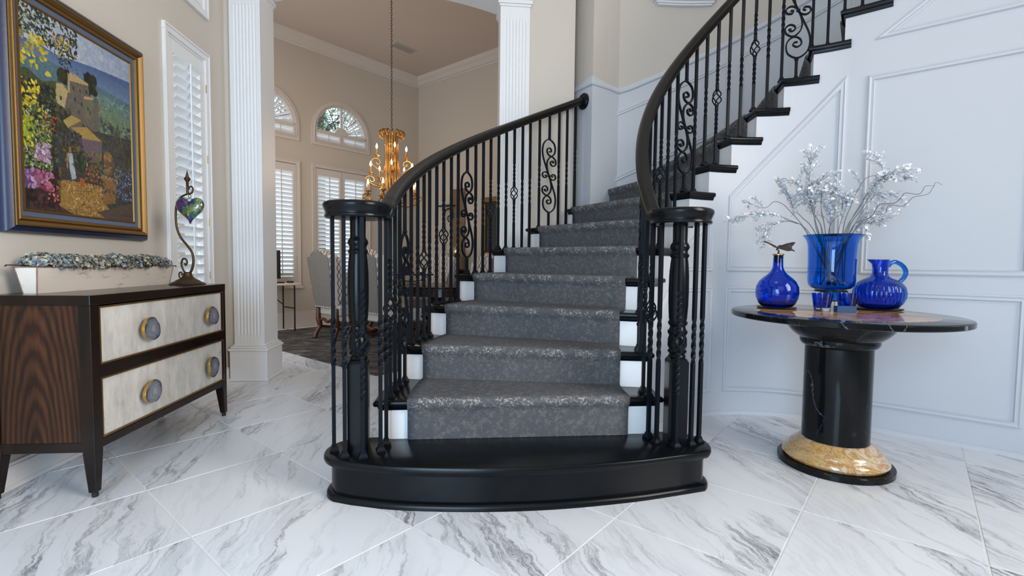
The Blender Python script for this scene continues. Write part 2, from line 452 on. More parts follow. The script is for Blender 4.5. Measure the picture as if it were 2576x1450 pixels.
def cathedral_wood():
    m, t, b = nt('rosewood_veneer')
    tc = N(t, 'ShaderNodeTexCoord'); mp = N(t, 'ShaderNodeMapping'); mp.inputs['Scale'].default_value = (1.0, 0.0, .17); mp.inputs['Location'].default_value = (.02, 0, -.02)
    L(t, tc.outputs['Object'], mp.inputs['Vector'])
    w = N(t, 'ShaderNodeTexWave', _wave_type='RINGS', _rings_direction='SPHERICAL', Scale=17, Distortion=2.6, Detail=3.0); w.inputs['Detail Scale'].default_value = 2.2
    L(t, mp.outputs[0], w.inputs['Vector'])
    mp2 = N(t, 'ShaderNodeMapping'); mp2.inputs['Scale'].default_value = (34, 34, 1.1); L(t, tc.outputs['Object'], mp2.inputs['Vector'])
    n = N(t, 'ShaderNodeTexNoise', Scale=1.0, Detail=5.0, Roughness=.65); L(t, mp2.outputs[0], n.inputs['Vector'])
    mp3 = N(t, 'ShaderNodeMapping'); mp3.inputs['Scale'].default_value = (7, 7, .5); L(t, tc.outputs['Object'], mp3.inputs['Vector'])
    n3 = N(t, 'ShaderNodeTexNoise', Scale=1.0, Detail=3.0); L(t, mp3.outputs[0], n3.inputs['Vector'])
    mx = N(t, 'ShaderNodeMixRGB', Color1=(.085, .030, .011, 1), Color2=(.026, .009, .005, 1)); L(t, w.outputs['Fac'], mx.inputs['Fac'])
    r = N(t, 'ShaderNodeValToRGB'); e = r.color_ramp.elements; e[0].position = .36; e[0].color = (.35, .35, .35, 1); e[1].position = .64; L(t, n.outputs['Fac'], r.inputs['Fac'])
    m2 = N(t, 'ShaderNodeMixRGB', _blend_type='MULTIPLY', Fac=.75); L(t, mx.outputs[0], m2.inputs['Color1']); L(t, r.outputs[0], m2.inputs['Color2'])
    r3 = N(t, 'ShaderNodeValToRGB'); e = r3.color_ramp.elements; e[0].position = .38; e[0].color = (.25, .22, .2, 1); e[1].position = .56; L(t, n3.outputs['Fac'], r3.inputs['Fac'])
    m3 = N(t, 'ShaderNodeMixRGB', _blend_type='MULTIPLY', Fac=.8); L(t, m2.outputs[0], m3.inputs['Color1']); L(t, r3.outputs[0], m3.inputs['Color2'])
    L(t, m3.outputs[0], b.inputs['Base Color']); b.inputs['Roughness'].default_value = .22; b.inputs['Specular IOR Level'].default_value = .35
    return m
M['rosewood'] = cathedral_wood()
M['ebony'] = wood_mat('dark_stained_frame', (.020, .008, .005, 1), (.009, .005, .004, 1), scale=(9, 9, 1.0), ring=3.0, coat=.08)

def concrete_mat():
    m, t, b = nt('bleached_shagreen_front')
    tc = N(t, 'ShaderNodeTexCoord'); mp = N(t, 'ShaderNodeMapping'); mp.inputs['Scale'].default_value = (10, 10, 3)
    L(t, tc.outputs['Object'], mp.inputs['Vector'])
    n = N(t, 'ShaderNodeTexNoise', Scale=1.6, Detail=8.0, Roughness=.72); L(t, mp.outputs[0], n.inputs['Vector'])
    r = N(t, 'ShaderNodeValToRGB'); e = r.color_ramp.elements
    e[0].position = .25; e[0].color = srgb(178, 174, 168); e[1].position = .62; e[1].color = srgb(226, 222, 215)
    L(t, n.outputs['Fac'], r.inputs['Fac'])
    n2 = N(t, 'ShaderNodeTexNoise', Scale=9, Detail=5.0); L(t, tc.outputs['Object'], n2.inputs['Vector'])
    r2 = N(t, 'ShaderNodeValToRGB'); e = r2.color_ramp.elements
    e[0].position = .27; e[0].color = (.5, .5, .5, 1); e[1].position = .34
    L(t, n2.outputs['Fac'], r2.inputs['Fac'])
    mx = N(t, 'ShaderNodeMixRGB', _blend_type='MULTIPLY', Fac=.5); L(t, r.outputs[0], mx.inputs['Color1']); L(t, r2.outputs[0], mx.inputs['Color2'])
    L(t, mx.outputs[0], b.inputs['Base Color']); b.inputs['Roughness'].default_value = .5
    return m
M['concrete'] = concrete_mat()

def agate_mat():
    m, t, b = nt('agate_slice')
    tc = N(t, 'ShaderNodeTexCoord'); oi = N(t, 'ShaderNodeObjectInfo')
    nz = N(t, 'ShaderNodeTexNoise', Scale=22, Detail=3.0); L(t, tc.outputs['Object'], nz.inputs['Vector'])
    ln = N(t, 'ShaderNodeVectorMath', _operation='LENGTH'); L(t, tc.outputs['Object'], ln.inputs[0])
    ad = N(t, 'ShaderNodeMath', _operation='MULTIPLY_ADD', i1=.034, i2=-.020); L(t, nz.outputs['Fac'], ad.inputs[0])
    a2 = N(t, 'ShaderNodeMath', _operation='ADD'); L(t, ln.outputs['Value'], a2.inputs[0]); L(t, ad.outputs[0], a2.inputs[1])
    r = N(t, 'ShaderNodeValToRGB'); e = r.color_ramp.elements
    e[0].position = .02; e[0].color = srgb(150, 152, 156)
    e[1].position = .064; e[1].color = srgb(46, 50, 68)
    for p, c in ((.028, srgb(112, 118, 128)), (.034, srgb(140, 144, 150)), (.040, srgb(104, 110, 124)), (.047, srgb(124, 128, 138)), (.053, srgb(78, 84, 104))):
        q = r.color_ramp.elements.new(p); q.color = c
    L(t, a2.outputs[0], r.inputs['Fac']); L(t, r.outputs[0], b.inputs['Base Color'])
    b.inputs['Roughness'].default_value = .12; b.inputs['Coat Weight'].default_value = .5
    return m
M['agate'] = agate_mat()

def black_marble():
    m, t, b = nt('black_veined_marble')
    tc = N(t, 'ShaderNodeTexCoord')
    nd = N(t, 'ShaderNodeTexNoise', Scale=9, Detail=6.0, Roughness=.65); L(t, tc.outputs['Object'], nd.inputs['Vector'])
    mx = N(t, 'ShaderNodeMixRGB', Fac=.10); L(t, tc.outputs['Object'], mx.inputs['Color1']); L(t, nd.outputs['Color'], mx.inputs['Color2'])
    mp = N(t, 'ShaderNodeMapping'); mp.inputs['Scale'].default_value = (3.2, 3.2, 1.3); L(t, mx.outputs[0], mp.inputs['Vector'])
    v = N(t, 'ShaderNodeTexVoronoi', _feature='DISTANCE_TO_EDGE', Scale=1.4); L(t, mp.outputs[0], v.inputs['Vector'])
    r = N(t, 'ShaderNodeValToRGB'); e = r.color_ramp.elements
    e[0].position = .0; e[0].color = (1, 1, 1, 1); e[1].position = .009; e[1].color = (0, 0, 0, 1); L(t, v.outputs['Distance'], r.inputs['Fac'])
    n2 = N(t, 'ShaderNodeTexNoise', Scale=5, Detail=3.0); L(t, tc.outputs['Object'], n2.inputs['Vector'])
    r2 = N(t, 'ShaderNodeValToRGB'); e = r2.color_ramp.elements; e[0].position = .44; e[0].color = (0, 0, 0, 1); e[1].position = .62; e[1].color = (.34, .34, .34, 1)
    L(t, n2.outputs['Fac'], r2.inputs['Fac'])
    mu = N(t, 'ShaderNodeMath', _operation='MULTIPLY'); L(t, r.outputs[0], mu.inputs[0]); L(t, r2.outputs[0], mu.inputs[1])
    m2 = N(t, 'ShaderNodeMixRGB', Color1=(.006, .007, .008, 1), Color2=srgb(170, 175, 180)); L(t, mu.outputs[0], m2.inputs['Fac'])
    L(t, m2.outputs[0], b.inputs['Base Color']); b.inputs['Roughness'].default_value = .07; b.inputs['Specular IOR Level'].default_value = .2
    return m
M['blackmarble'] = black_marble()

def gold_marble():
    m, t, b = nt('golden_marble')
    tc = N(t, 'ShaderNodeTexCoord'); mp = N(t, 'ShaderNodeMapping'); mp.inputs['Scale'].default_value = (1, 1, 2.4); mp.inputs['Rotation'].default_value = (.5, .3, 0)
    L(t, tc.outputs['Object'], mp.inputs['Vector'])
    n = N(t, 'ShaderNodeTexNoise', Scale=4.6, Detail=9.0, Roughness=.7, Distortion=1.0); L(t, mp.outputs[0], n.inputs['Vector'])
    r = N(t, 'ShaderNodeValToRGB'); e = r.color_ramp.elements
    e[0].position = .28; e[0].color = srgb(150, 100, 50); e[1].position = .72; e[1].color = srgb(196, 190, 182)
    for p, c in ((.38, srgb(196, 142, 68)), (.45, srgb(206, 176, 128)), (.49, srgb(178, 124, 58)), (.55, srgb(212, 198, 172)), (.62, srgb(186, 140, 80))):
        q = r.color_ramp.elements.new(p); q.color = c
    L(t, n.outputs['Fac'], r.inputs['Fac']); L(t, r.outputs[0], b.inputs['Base Color'])
    b.inputs['Roughness'].default_value = .08; b.inputs['Coat Weight'].default_value = .5
    return m
M['goldmarble'] = gold_marble()

def inlay_mat():
    m, t, b = nt('marble_inlay')
    tc = N(t, 'ShaderNodeTexCoord')
    gr = N(t, 'ShaderNodeTexNoise', Scale=14, Detail=5.0, Distortion=.8); 
    mp = N(t, 'ShaderNodeMapping'); mp.inputs['Scale'].default_value = (.35, 1.6, 1); mp.inputs['Rotation'].default_value = (0, 0, .7)
    L(t, tc.outputs['Object'], mp.inputs['Vector']); L(t, mp.outputs[0], gr.inputs['Vector'])
    r = N(t, 'ShaderNodeValToRGB'); r.color_ramp.interpolation = 'CONSTANT'; e = r.color_ramp.elements
    e[0].position = 0; e[0].color = srgb(58, 44, 34); e[1].position = .60; e[1].color = srgb(176, 124, 74)
    for p, c in ((.38, srgb(190, 140, 88)), (.46, srgb(214, 178, 132)), (.52, srgb(92, 70, 54)), (.55, srgb(206, 152, 98))):
        q = r.color_ramp.elements.new(p); q.color = c
    L(t, gr.outputs['Fac'], r.inputs['Fac']); L(t, r.outputs[0], b.inputs['Base Color'])
    b.inputs['Roughness'].default_value = .06
    return m
M['inlay'] = inlay_mat()

def glass(name, col, rough=0.02, ior=1.45):
    m, t, b = nt(name)
    b.inputs['Base Color'].default_value = col; b.inputs['Roughness'].default_value = rough
    b.inputs['Transmission Weight'].default_value = 1.0; b.inputs['IOR'].default_value = ior
    return m
M['blue'] = glass('cobalt_glass', (.012, .36, .92, 1))
M['blue2'] = glass('deep_cobalt_glass', (.008, .21, .84, 1))
M['clear'] = glass('clear_glass', (.86, .9, .92, 1))
M['mercury'] = mat('mercury_glass', (.62, .48, .30, 1), .12, .9)

def window_glass():
    m, t, b = nt('window_glass')
    out = t.nodes['Material Output']
    tr = N(t, 'ShaderNodeBsdfTransparent'); gl = N(t, 'ShaderNodeBsdfGlossy', Roughness=.02)
    tr.inputs[0].default_value = (.93, .96, .97, 1)
    mx = N(t, 'ShaderNodeMixShader'); mx.inputs[0].default_value = .06
    L(t, tr.outputs[0], mx.inputs[1]); L(t, gl.outputs[0], mx.inputs[2]); L(t, mx.outputs[0], out.inputs['Surface'])
    return m
M['pane'] = window_glass()

def louver_mat(name, col):
    m, t, b = nt(name)
    b.inputs['Base Color'].default_value = col; b.inputs['Roughness'].default_value = .4
    return m
M['louver'] = louver_mat('white_shutter_paint', srgb(240, 242, 245))

def emit(name, col, s):
    m, t, b = nt(name)
    b.inputs['Base Color'].default_value = col; b.inputs['Emission Color'].default_value = col; b.inputs['Emission Strength'].default_value = s
    return m
M['flame'] = emit('lit_flame_bulb', (1, .74, .40, 1), 7)

def lattice_mat():
    m, t, b = nt('lattice_print_fabric')
    tc = N(t, 'ShaderNodeTexCoord'); sp = N(t, 'ShaderNodeSeparateXYZ'); L(t, tc.outputs['Object'], sp.inputs[0])
    ay = N(t, 'ShaderNodeMath', _operation='ADD'); L(t, sp.outputs[0], ay.inputs[0]); L(t, sp.outputs[1], ay.inputs[1])
    lines = []
    zs = N(t, 'ShaderNodeMath', _operation='MULTIPLY', i1=2 * pi / .19); L(t, sp.outputs[2], zs.inputs[0])
    sz = N(t, 'ShaderNodeMath', _operation='SINE'); L(t, zs.outputs[0], sz.inputs[0])
    for sg in (1, -1):
        wv = N(t, 'ShaderNodeMath', _operation='MULTIPLY_ADD', i1=sg * .024); L(t, sz.outputs[0], wv.inputs[0]); L(t, ay.outputs[0], wv.inputs[2])
        dv = N(t, 'ShaderNodeMath', _operation='MULTIPLY', i1=1 / .094); L(t, wv.outputs[0], dv.inputs[0])
        fr = N(t, 'ShaderNodeMath', _operation='FRACT'); L(t, dv.outputs[0], fr.inputs[0])
        su = N(t, 'ShaderNodeMath', _operation='SUBTRACT', i1=.5); L(t, fr.outputs[0], su.inputs[0])
        ab = N(t, 'ShaderNodeMath', _operation='ABSOLUTE'); L(t, su.outputs[0], ab.inputs[0])
        lt = N(t, 'ShaderNodeMath', _operation='LESS_THAN', i1=.055); L(t, ab.outputs[0], lt.inputs[0]); lines.append(lt)
    mxm = N(t, 'ShaderNodeMath', _operation='MAXIMUM'); L(t, lines[0].outputs[0], mxm.inputs[0]); L(t, lines[1].outputs[0], mxm.inputs[1])
    mx = N(t, 'ShaderNodeMixRGB', Color1=srgb(200, 187, 177), Color2=srgb(78, 60, 54)); L(t, mxm.outputs[0], mx.inputs['Fac'])
    L(t, mx.outputs[0], b.inputs['Base Color']); b.inputs['Roughness'].default_value = .95
    return m
M['lattice'] = lattice_mat()

def rug_mat():
    m, t, b = nt('distressed_rug')
    tc = N(t, 'ShaderNodeTexCoord'); mp = N(t, 'ShaderNodeMapping'); mp.inputs['Scale'].default_value = (1, 2.6, 1); mp.inputs['Rotation'].default_value = (0, 0, -.75)
    L(t, tc.outputs['Object'], mp.inputs['Vector'])
    n = N(t, 'ShaderNodeTexNoise', Scale=5, Detail=9.0, Roughness=.75, Distortion=.5); L(t, mp.outputs[0], n.inputs['Vector'])
    r = N(t, 'ShaderNodeValToRGB'); e = r.color_ramp.elements
    e[0].position = .40; e[0].color = srgb(30, 28, 29); e[1].position = .68; e[1].color = srgb(150, 138, 128)
    q = r.color_ramp.elements.new(.52); q.color = srgb(74, 66, 63)
    L(t, n.outputs['Fac'], r.inputs['Fac']); L(t, r.outputs[0], b.inputs['Base Color']); b.inputs['Roughness'].default_value = 1
    return m
M['rug'] = rug_mat()

def distressed():
    m, t, b = nt('distressed_cream_paint')
    tc = N(t, 'ShaderNodeTexCoord'); mp = N(t, 'ShaderNodeMapping'); mp.inputs['Scale'].default_value = (3, 1.2, 4)
    L(t, tc.outputs['Object'], mp.inputs['Vector'])
    n = N(t, 'ShaderNodeTexNoise', Scale=6, Detail=9.0, Roughness=.75); L(t, mp.outputs[0], n.inputs['Vector'])
    r = N(t, 'ShaderNodeValToRGB'); e = r.color_ramp.elements
    e[0].position = .32; e[0].color = srgb(120, 104, 92); e[1].position = .46; e[1].color = srgb(236, 224, 212)
    q = r.color_ramp.elements.new(.39); q.color = srgb(206, 190, 178)
    L(t, n.outputs['Fac'], r.inputs['Fac']); L(t, r.outputs[0], b.inputs['Base Color']); b.inputs['Roughness'].default_value = .75
    return m
M['distressed'] = distressed()

def attr_mat(name, attr, rough=.5, spec=.4, metal=0.0, bump=0.0):
    m, t, b = nt(name)
    a = N(t, 'ShaderNodeAttribute', _attribute_name=attr); L(t, a.outputs['Color'], b.inputs['Base Color'])
    b.inputs['Roughness'].default_value = rough; b.inputs['Specular IOR Level'].default_value = spec; b.inputs['Metallic'].default_value = metal
    if bump:
        tc = N(t, 'ShaderNodeTexCoord'); nz = N(t, 'ShaderNodeTexNoise', Scale=70, Detail=4.0); L(t, tc.outputs['Object'], nz.inputs['Vector'])
        bp = N(t, 'ShaderNodeBump', Strength=bump, Distance=.002); L(t, nz.outputs['Fac'], bp.inputs['Height']); L(t, bp.outputs['Normal'], b.inputs['Normal'])
    return m
M['petal'] = attr_mat('hydrangea_petals', 'col', .85)
M['paint'] = attr_mat('oil_paint', 'col', .45, .4, bump=.5)
M['leafout'] = attr_mat('tree_leaves', 'col', .7)

def heart_mat():
    m, t, b = nt('iridescent_mosaic_glass')
    tc = N(t, 'ShaderNodeTexCoord')
    v = N(t, 'ShaderNodeTexVoronoi', Scale=170); L(t, tc.outputs['Object'], v.inputs['Vector'])
    v2 = N(t, 'ShaderNodeTexVoronoi', _feature='DISTANCE_TO_EDGE', Scale=170); L(t, tc.outputs['Object'], v2.inputs['Vector'])
    n = N(t, 'ShaderNodeTexNoise', Scale=14, Detail=3.0); L(t, tc.outputs['Object'], n.inputs['Vector'])
    r = N(t, 'ShaderNodeValToRGB'); e = r.color_ramp.elements
    e[0].position = .3; e[0].color = srgb(206, 92, 56); e[1].position = .72; e[1].color = srgb(196, 212, 146)
    for p, c in ((.4, srgb(150, 96, 168)), (.46, srgb(70, 90, 170)), (.52, srgb(96, 160, 160)), (.58, srgb(168, 190, 124))):
        q = r.color_ramp.elements.new(p); q.color = c
    L(t, n.outputs['Fac'], r.inputs['Fac'])
    hs = N(t, 'ShaderNodeMixRGB', _blend_type='MULTIPLY', Fac=.85); L(t, r.outputs[0], hs.inputs['Color1']); L(t, v.outputs['Color'], hs.inputs['Color2'])
    r2 = N(t, 'ShaderNodeValToRGB'); e = r2.color_ramp.elements; e[0].position = .0; e[0].color = (.12, .12, .12, 1); e[1].position = .10
    L(t, v2.outputs['Distance'], r2.inputs['Fac'])
    m2 = N(t, 'ShaderNodeMixRGB', _blend_type='MULTIPLY', Fac=1.0); L(t, hs.outputs[0], m2.inputs['Color1']); L(t, r2.outputs[0], m2.inputs['Color2'])
    L(t, m2.outputs[0], b.inputs['Base Color']); b.inputs['Roughness'].default_value = .16; b.inputs['Metallic'].default_value = .35; b.inputs['Coat Weight'].default_value = .8
    return m
M['heart'] = heart_mat()
M['silver'] = mat('silver_foliage', srgb(236, 240, 245), .40, .15)
M['silverstem'] = mat('grey_stem', srgb(120, 126, 132), .5, .3)
M['navy'] = mat('navy_frame_lacquer', srgb(30, 39, 70), .35, bump=.15, bscale=80)
M['slate'] = mat('slate_blue_liner', srgb(92, 104, 128), .5)
M['soil'] = mat('dried_moss', srgb(74, 52, 34), 1.0, bump=.8, bscale=120)
M['darkleaf'] = mat('dried_dark_leaf', srgb(42, 36, 34), .8)
M['glitter'] = mat('blue_glitter', srgb(58, 98, 150), .45, .3, bump=1.0, bscale=600, var=.7, vscale=300)
M['ivory'] = mat('ivory_plate', srgb(214, 204, 176), .4)
M['amber'] = mat('amber_gilt', srgb(206, 160, 84), .4, .3)
M['wallpanel'] = mat('carved_oak_panel', srgb(126, 98, 68), .6, bump=.9, bscale=35, var=.5, vscale=14)
M['darkart'] = mat('dark_canvas', (.012, .010, .010, 1), .25, var=.5, vscale=8)
M['ornate'] = mat('ornate_gilt', (.22, .135, .045, 1), .4, .9, bump=1.0, bscale=60)
M['ground'] = mat('outdoor_paving', srgb(140, 145, 135), .9)
M['bark'] = mat('tree_bark', srgb(88, 76, 64), .9)
M['ventm'] = mat('vent_paint', srgb(178, 168, 158), .6)

# ------------------------------------------------------------------ stair layout (plan): treads wind clockwise round C0
C0 = np.array([1.75, 2.25])
RISE = 0.1835
ANG = 10.93
R_IN, R_OUT, R_WALL = 0.84, 2.145, 2.13
W45 = 2 + 135 / ANG
def stairpt(w):
    """continuous step coordinate -> (base point, radial direction, direction down the stair)"""
    if w < 2:
        return C0 + np.array([0, -1.0]) * (2 - w) * .4, np.array([-1.0, 0]), np.array([0, -1.0])
    if w <= W45:
        a = math.radians(180 - ANG * (w - 2))
        return C0, np.array([math.cos(a), math.sin(a)]), np.array([-math.sin(a), math.cos(a)])
    t = .14 * (w - W45) / (15 - W45) if w < 15 else .14 + .25 * (w - 15)
    q = math.sqrt(.5)
    return C0 + np.array([q, -q]) * t, np.array([q, q]), np.array([-q, q])
def SP(w, r, off=0.0):
    b, e, f = stairpt(w)
    p = b + e * r + f * off
    return (float(p[0]), float(p[1]))
def wallpt(s, z, out=0.0):
    """curved stair wall seen from the table side: arc length s from the first riser"""
    if s <= R_IN * math.radians(135):
        a = pi - s / R_IN
        e = np.array([math.cos(a), math.sin(a)]); p = C0 + e * (R_IN - out)
    else:
        q = math.sqrt(.5); t = s - R_IN * math.radians(135)
        e = np.array([q, q]); p = C0 + e * (R_IN - out) + np.array([q, -q]) * t
    return np.array([p[0], p[1], z]), np.array([-e[0], -e[1], 0])

XL = -1.965            # face of the left wall
YB = 4.22              # foyer face of the back wall
YD = 4.47              # dining face of the back wall
ZC = 5.4
U = np.array([math.sqrt(.5), math.sqrt(.5), 0]); V = np.array([-math.sqrt(.5), math.sqrt(.5), 0])
CORNER = np.array([-.91, 9.19, 0.0])
W0 = np.array([-2.774, 7.327, 0.0])

# ------------------------------------------------------------------ floor with tiles
fl = put('floor', box(-7, 6, -3, 10.5, -.06, -.0016), M['grout'])
tag(fl, 'white grey-veined marble tile floor laid on the diagonal', kind='structure')
DU, DV, U0, V0 = .5605, .5490, .580, .327
def clip(poly, fn):
    out = []
    for i in range(len(poly)):
        a, b = poly[i - 1], poly[i]; fa, fb = fn(a), fn(b)
        if (fa >= 0) != (fb >= 0):
            t = fa / (fa - fb); out.append((a[0] + (b[0] - a[0]) * t, a[1] + (b[1] - a[1]) * t))
        if fb >= 0: out.append(b)
    return out
def proj(p):
    q = _RW @ (np.array(p, float) - np.array([0, 0, EYE]))
    return (1288 + F_PX * q[0] / q[2], 725 + F_PX * q[1] / q[2]) if q[2] > .05 else None
GAP = .0032
n_t = 0
for iu in range(-12, 14):
    for iv in range(-10, 18):
        uc, vc = U0 + DU * (iu + .5), V0 + DV * (iv + .5)
        c = U[:2] * uc + V[:2] * vc
        if c[1] < .3 or c[1] > 7.6: continue
        q = proj((c[0], c[1], 0))
        if q is None or q[0] < -1100 or q[0] > 3800 or q[1] > 2700: continue
        if c[1] > 4.9 and (c[0] > .5 or q[0] > 1080 or q[0] < 560): continue
        if c[1] < 4.6 and c[0] < XL - .35: continue
        if (c - C0) @ np.array([1, 1]) / math.sqrt(2) > R_IN + .35: continue
        P = []
        for du, dv in ((-1, -1), (1, -1), (1, 1), (-1, 1)):
            P.append(tuple(U[:2] * du * (DU / 2 - GAP) + V[:2] * dv * (DV / 2 - GAP)))
        if c[1] < 4.9: P = clip(P, lambda p: p[0] + c[0] - XL)
        P = clip(P, lambda p: R_IN - .001 - ((p[0] + c[0] - C0[0]) + (p[1] + c[1] - C0[1])) / math.sqrt(2))
        if len(P) < 3: continue
        B = offset_poly(P, -.0012)
        g = loft([[(x, y, -.009) for x, y in P], [(x, y, -.0009) for x, y in P], [(x, y, 0) for x, y in B]])
        o = put('floor_tile', g, M['tile'], fl, world=False, loc=(c[0], c[1], 0), fix=True)
        n_t += 1

# ------------------------------------------------------------------ left wall with two shutter windows
WY0, WY1 = 3.452, 3.905
parts = [box(XL - .16, XL, -3, WY0, 0, ZC), box(XL - .16, XL, WY1, YD, 0, ZC)]
for z0, z1 in ((0, .60), (2.482, 2.842), (4.6, ZC)):
    parts.append(box(XL - .16, XL, WY0, WY1, z0, z1))
wl = put('wall_left', join(*parts), M['beige'])
tag(wl, 'beige painted foyer wall with painting and tall shuttered window', kind='structure')
bl = put('baseboard_left', join(box(XL, XL + .014, -3, YB - .03, 0, .10), box(XL, XL + .010, -3, YB - .03, .10, .115), box(XL, XL + .022, -3, YB - .03, 0, .02)), M['white'], bevel=.003)
tag(bl, 'white baseboard along the left foyer wall', kind='structure')

louver_cache = {}
def louver_mesh(length, width, thick=.009):
    key = (round(length, 3), round(width, 3))
    if key not in louver_cache:
        ring = [(math.cos(2 * pi * k / 10) * width / 2, math.sin(2 * pi * k / 10) * thick / 2) for k in range(10)]
        g = loft([[(-length / 2, y, z) for y, z in ring], [(length / 2, y, z) for y, z in ring]])
        louver_cache[key] = mesh_of(g, M['louver'], False, 'louver')
    return louver_cache[key]
def louver(parent, p, length, width, ax, tilt):
    """ax = heading of the slat's long axis (radians about z)"""
    o = bpy.data.objects.new('louver', louver_mesh(length, width)); COL.objects.link(o)
    o.parent = parent
    o.rotation_euler = (tilt, 0, ax)
    o.location = Vector(p) - WLOC.get(parent.name, Vector((0, 0, 0)))
    return o

def left_window(name, z0, z1, label, nslat, hinges):
    w = thing(name, label, loc=(XL, (WY0 + WY1) / 2, z0), kind='structure')
    mp = lambda a, b, d: (XL + d, a, b)
    # casing with a stepped profile
    put('window_casing', join(frame_rect(WY0 - .052, WY1 + .05, z0 - .052, z1 + .05, .05, 0, .016, mp),
                              frame_rect(WY0 - .052, WY1 + .05, z0 - .052, z1 + .05, .014, .016, .024, mp)), M['white'], w, bevel=.003)
    put('window_frame', frame_rect(WY0, WY1, z0, z1, .016, -.06, .004, mp), M['white'], w, bevel=.002)
    a0, a1, b0, b1 = WY0 + .018, WY1 - .018, z0 + .018, z1 - .018
    st = .046
    sp = put('shutter_panel', join(box(XL - .030, XL + .004, a0, a0 + st, b0, b1), box(XL - .030, XL + .004, a1 - st, a1, b0, b1),
                              box(XL - .030, XL + .004, a0 + st, a1 - st, b0, b0 + .09), box(XL - .030, XL + .004, a0 + st, a1 - st, b1 - .09, b1)), M['white'], w, bevel=.003)
    zz0, zz1 = b0 + .09, b1 - .09
    pitch = (zz1 - zz0) / nslat
    for i in range(nslat):
        louver(sp, (XL - .013, (a0 + a1) / 2, zz0 + pitch * (i + .5)), a1 - a0 - 2 * st - .004, pitch * 1.18, pi / 2, math.radians(-36))
    put('tilt_rod', box(XL + .024, XL + .034, (a0 + a1) / 2 - .006, (a0 + a1) / 2 + .006, zz0 + .01, zz1 - .01), M['white'], w, bevel=.002)
    for hz in hinges:
        put('hinge', lathe([(.0045, 0), (.0045, .06)], 8, (XL + .012, WY1 + .004, hz)), M['brass'], w)
    put('pane', box(XL - .13, XL - .125, WY0, WY1, z0, z1), M['pane'], w)
left_window('window_1', .60, 2.482, 'tall narrow white plantation shutter window beside the painting', 25, (2.24, 1.72, 1.25, .85))
left_window('window_2', 2.842, 4.6, 'upper shutter window above the tall narrow one, cut by the picture edge', 23, (2.98, 3.7))

# ------------------------------------------------------------------ back wall with arched opening to the dining room
OX0, OX1, ZS = -1.677, .262, 3.20
segs = [box(XL - .16, OX0 - .02, YB, YD, 0, ZC), box(OX1 + .02, .905, YB, YD, 0, ZC)]
na = 24; rise = .15
arc = []
for k in range(na + 1):
    t = k / na; arc.append((OX0 - .02 + (OX1 - OX0 + .04) * t, ZS + rise * (1 - (2 * t - 1) ** 2)))
rings_f = []
for (x, z), (x2, z2) in zip(arc[:-1], arc[1:]):
    v = [(x, YB, z), (x2, YB, z2), (x2, YB, ZC), (x, YB, ZC), (x, YD, z), (x2, YD, z2), (x2, YD, ZC), (x, YD, ZC)]
    segs.append((v, [(0, 1, 2, 3), (7, 6, 5, 4), (0, 4, 5, 1)]))
wb = put('wall_back', join(*segs), M['beige'])
tag(wb, 'beige back wall of the foyer with the arched dining room opening', kind='structure')
ap = []
for off, d0, d1 in ((.0, -.012, .0), ):
    for (x, z), (x2, z2) in zip(arc[:-1], arc[1:]):
        ap.append(([(x, YB - .02, z), (x2, YB - .02, z2), (x2, YB - .02, z2 + .11), (x, YB - .02, z + .11), (x, YB, z), (x2, YB, z2), (x2, YB, z2 + .11), (x, YB, z + .11),
                    (x, YD, z - .001), (x2, YD, z2 - .001)], [(0, 1, 2, 3), (3, 2, 6, 7), (0, 8, 9, 1)]))
tr = put('trim_1', join(*ap), M['white'])
tag(tr, 'white arched casing over the dining room opening', kind='structure')

def pilaster(name, x0, x1, label, zb=.30):
    p = thing(name, label, loc=((x0 + x1) / 2, YB, 0), kind='structure')
    y0 = 4.20
    put('shaft', box(x0, x1, y0 + .012, YD + .012, 0, ZS - .03), M['white'], p)
    # fluted front: seven grooves between flat ends
    z0, z1 = zb + .075, 3.045
    nfl = 7; m = (x1 - x0) * .12; pitch = (x1 - x0 - 2 * m) / nfl
    xs, ds = [x0, x0 + m - .002], [0, 0]
    for i in range(nfl):
        c = x0 + m + pitch * (i + .5)
        for k in range(7):
            a = pi * k / 6
            xs.append(c - math.cos(a) * pitch * .36); ds.append(math.sin(a) * .009)
    xs += [x1 - m + .002, x1]; ds += [0, 0]
    rows = []
    for z, s in ((zb - .01, 0), (z0, 0), (z0 + .014, 1), (z1 - .014, 1), (z1, 0), (ZS - .03, 0)):
        rows.append([(x, y0 + d * s, z) for x, d in zip(xs, ds)])
    g = loft(rows, closed=False)
    sides = [([(x0, y0, zb), (x0, y0 + .013, zb), (x0, y0 + .013, ZS - .03), (x0, y0, ZS - .03)], [(0, 1, 2, 3)]),
             ([(x1, y0, zb), (x1, y0 + .013, zb), (x1, y0 + .013, ZS - .03), (x1, y0, ZS - .03)], [(0, 1, 2, 3)])]
    put('fluting', join(g, *sides), M['white'], p, smooth='angle')
    put('base_block', box(x0 - .026, x1 + .030, YB - .055, YD + .03, 0, zb - .045), M['white'], p, bevel=.004)
    put('base_moulding', join(box(x0 - .036, x1 + .040, YB - .065, YD + .04, zb - .05, zb - .03), box(x0 - .022, x1 + .026, YB - .05, YD + .026, zb - .03, zb - .012), box(x0 - .010, x1 + .012, YB - .038, YD + .012, zb - .012, zb)), M['white'], p, bevel=.005)
    put('shoe_moulding', box(x0 - .034, x1 + .040, YB - .066, YD + .04, 0, .022), M['white'], p, bevel=.006)
    put('capital', join(box(x0 - .010, x1 + .010, y0 - .012, YD + .012, ZS - .05, ZS - .03), box(x0 - .02, x1 + .02, y0 - .022, YD + .02, ZS - .03, ZS)), M['white'], p, bevel=.004)
pilaster('trim_2', -1.915, OX0, 'white fluted pilaster at the left of the dining room opening')
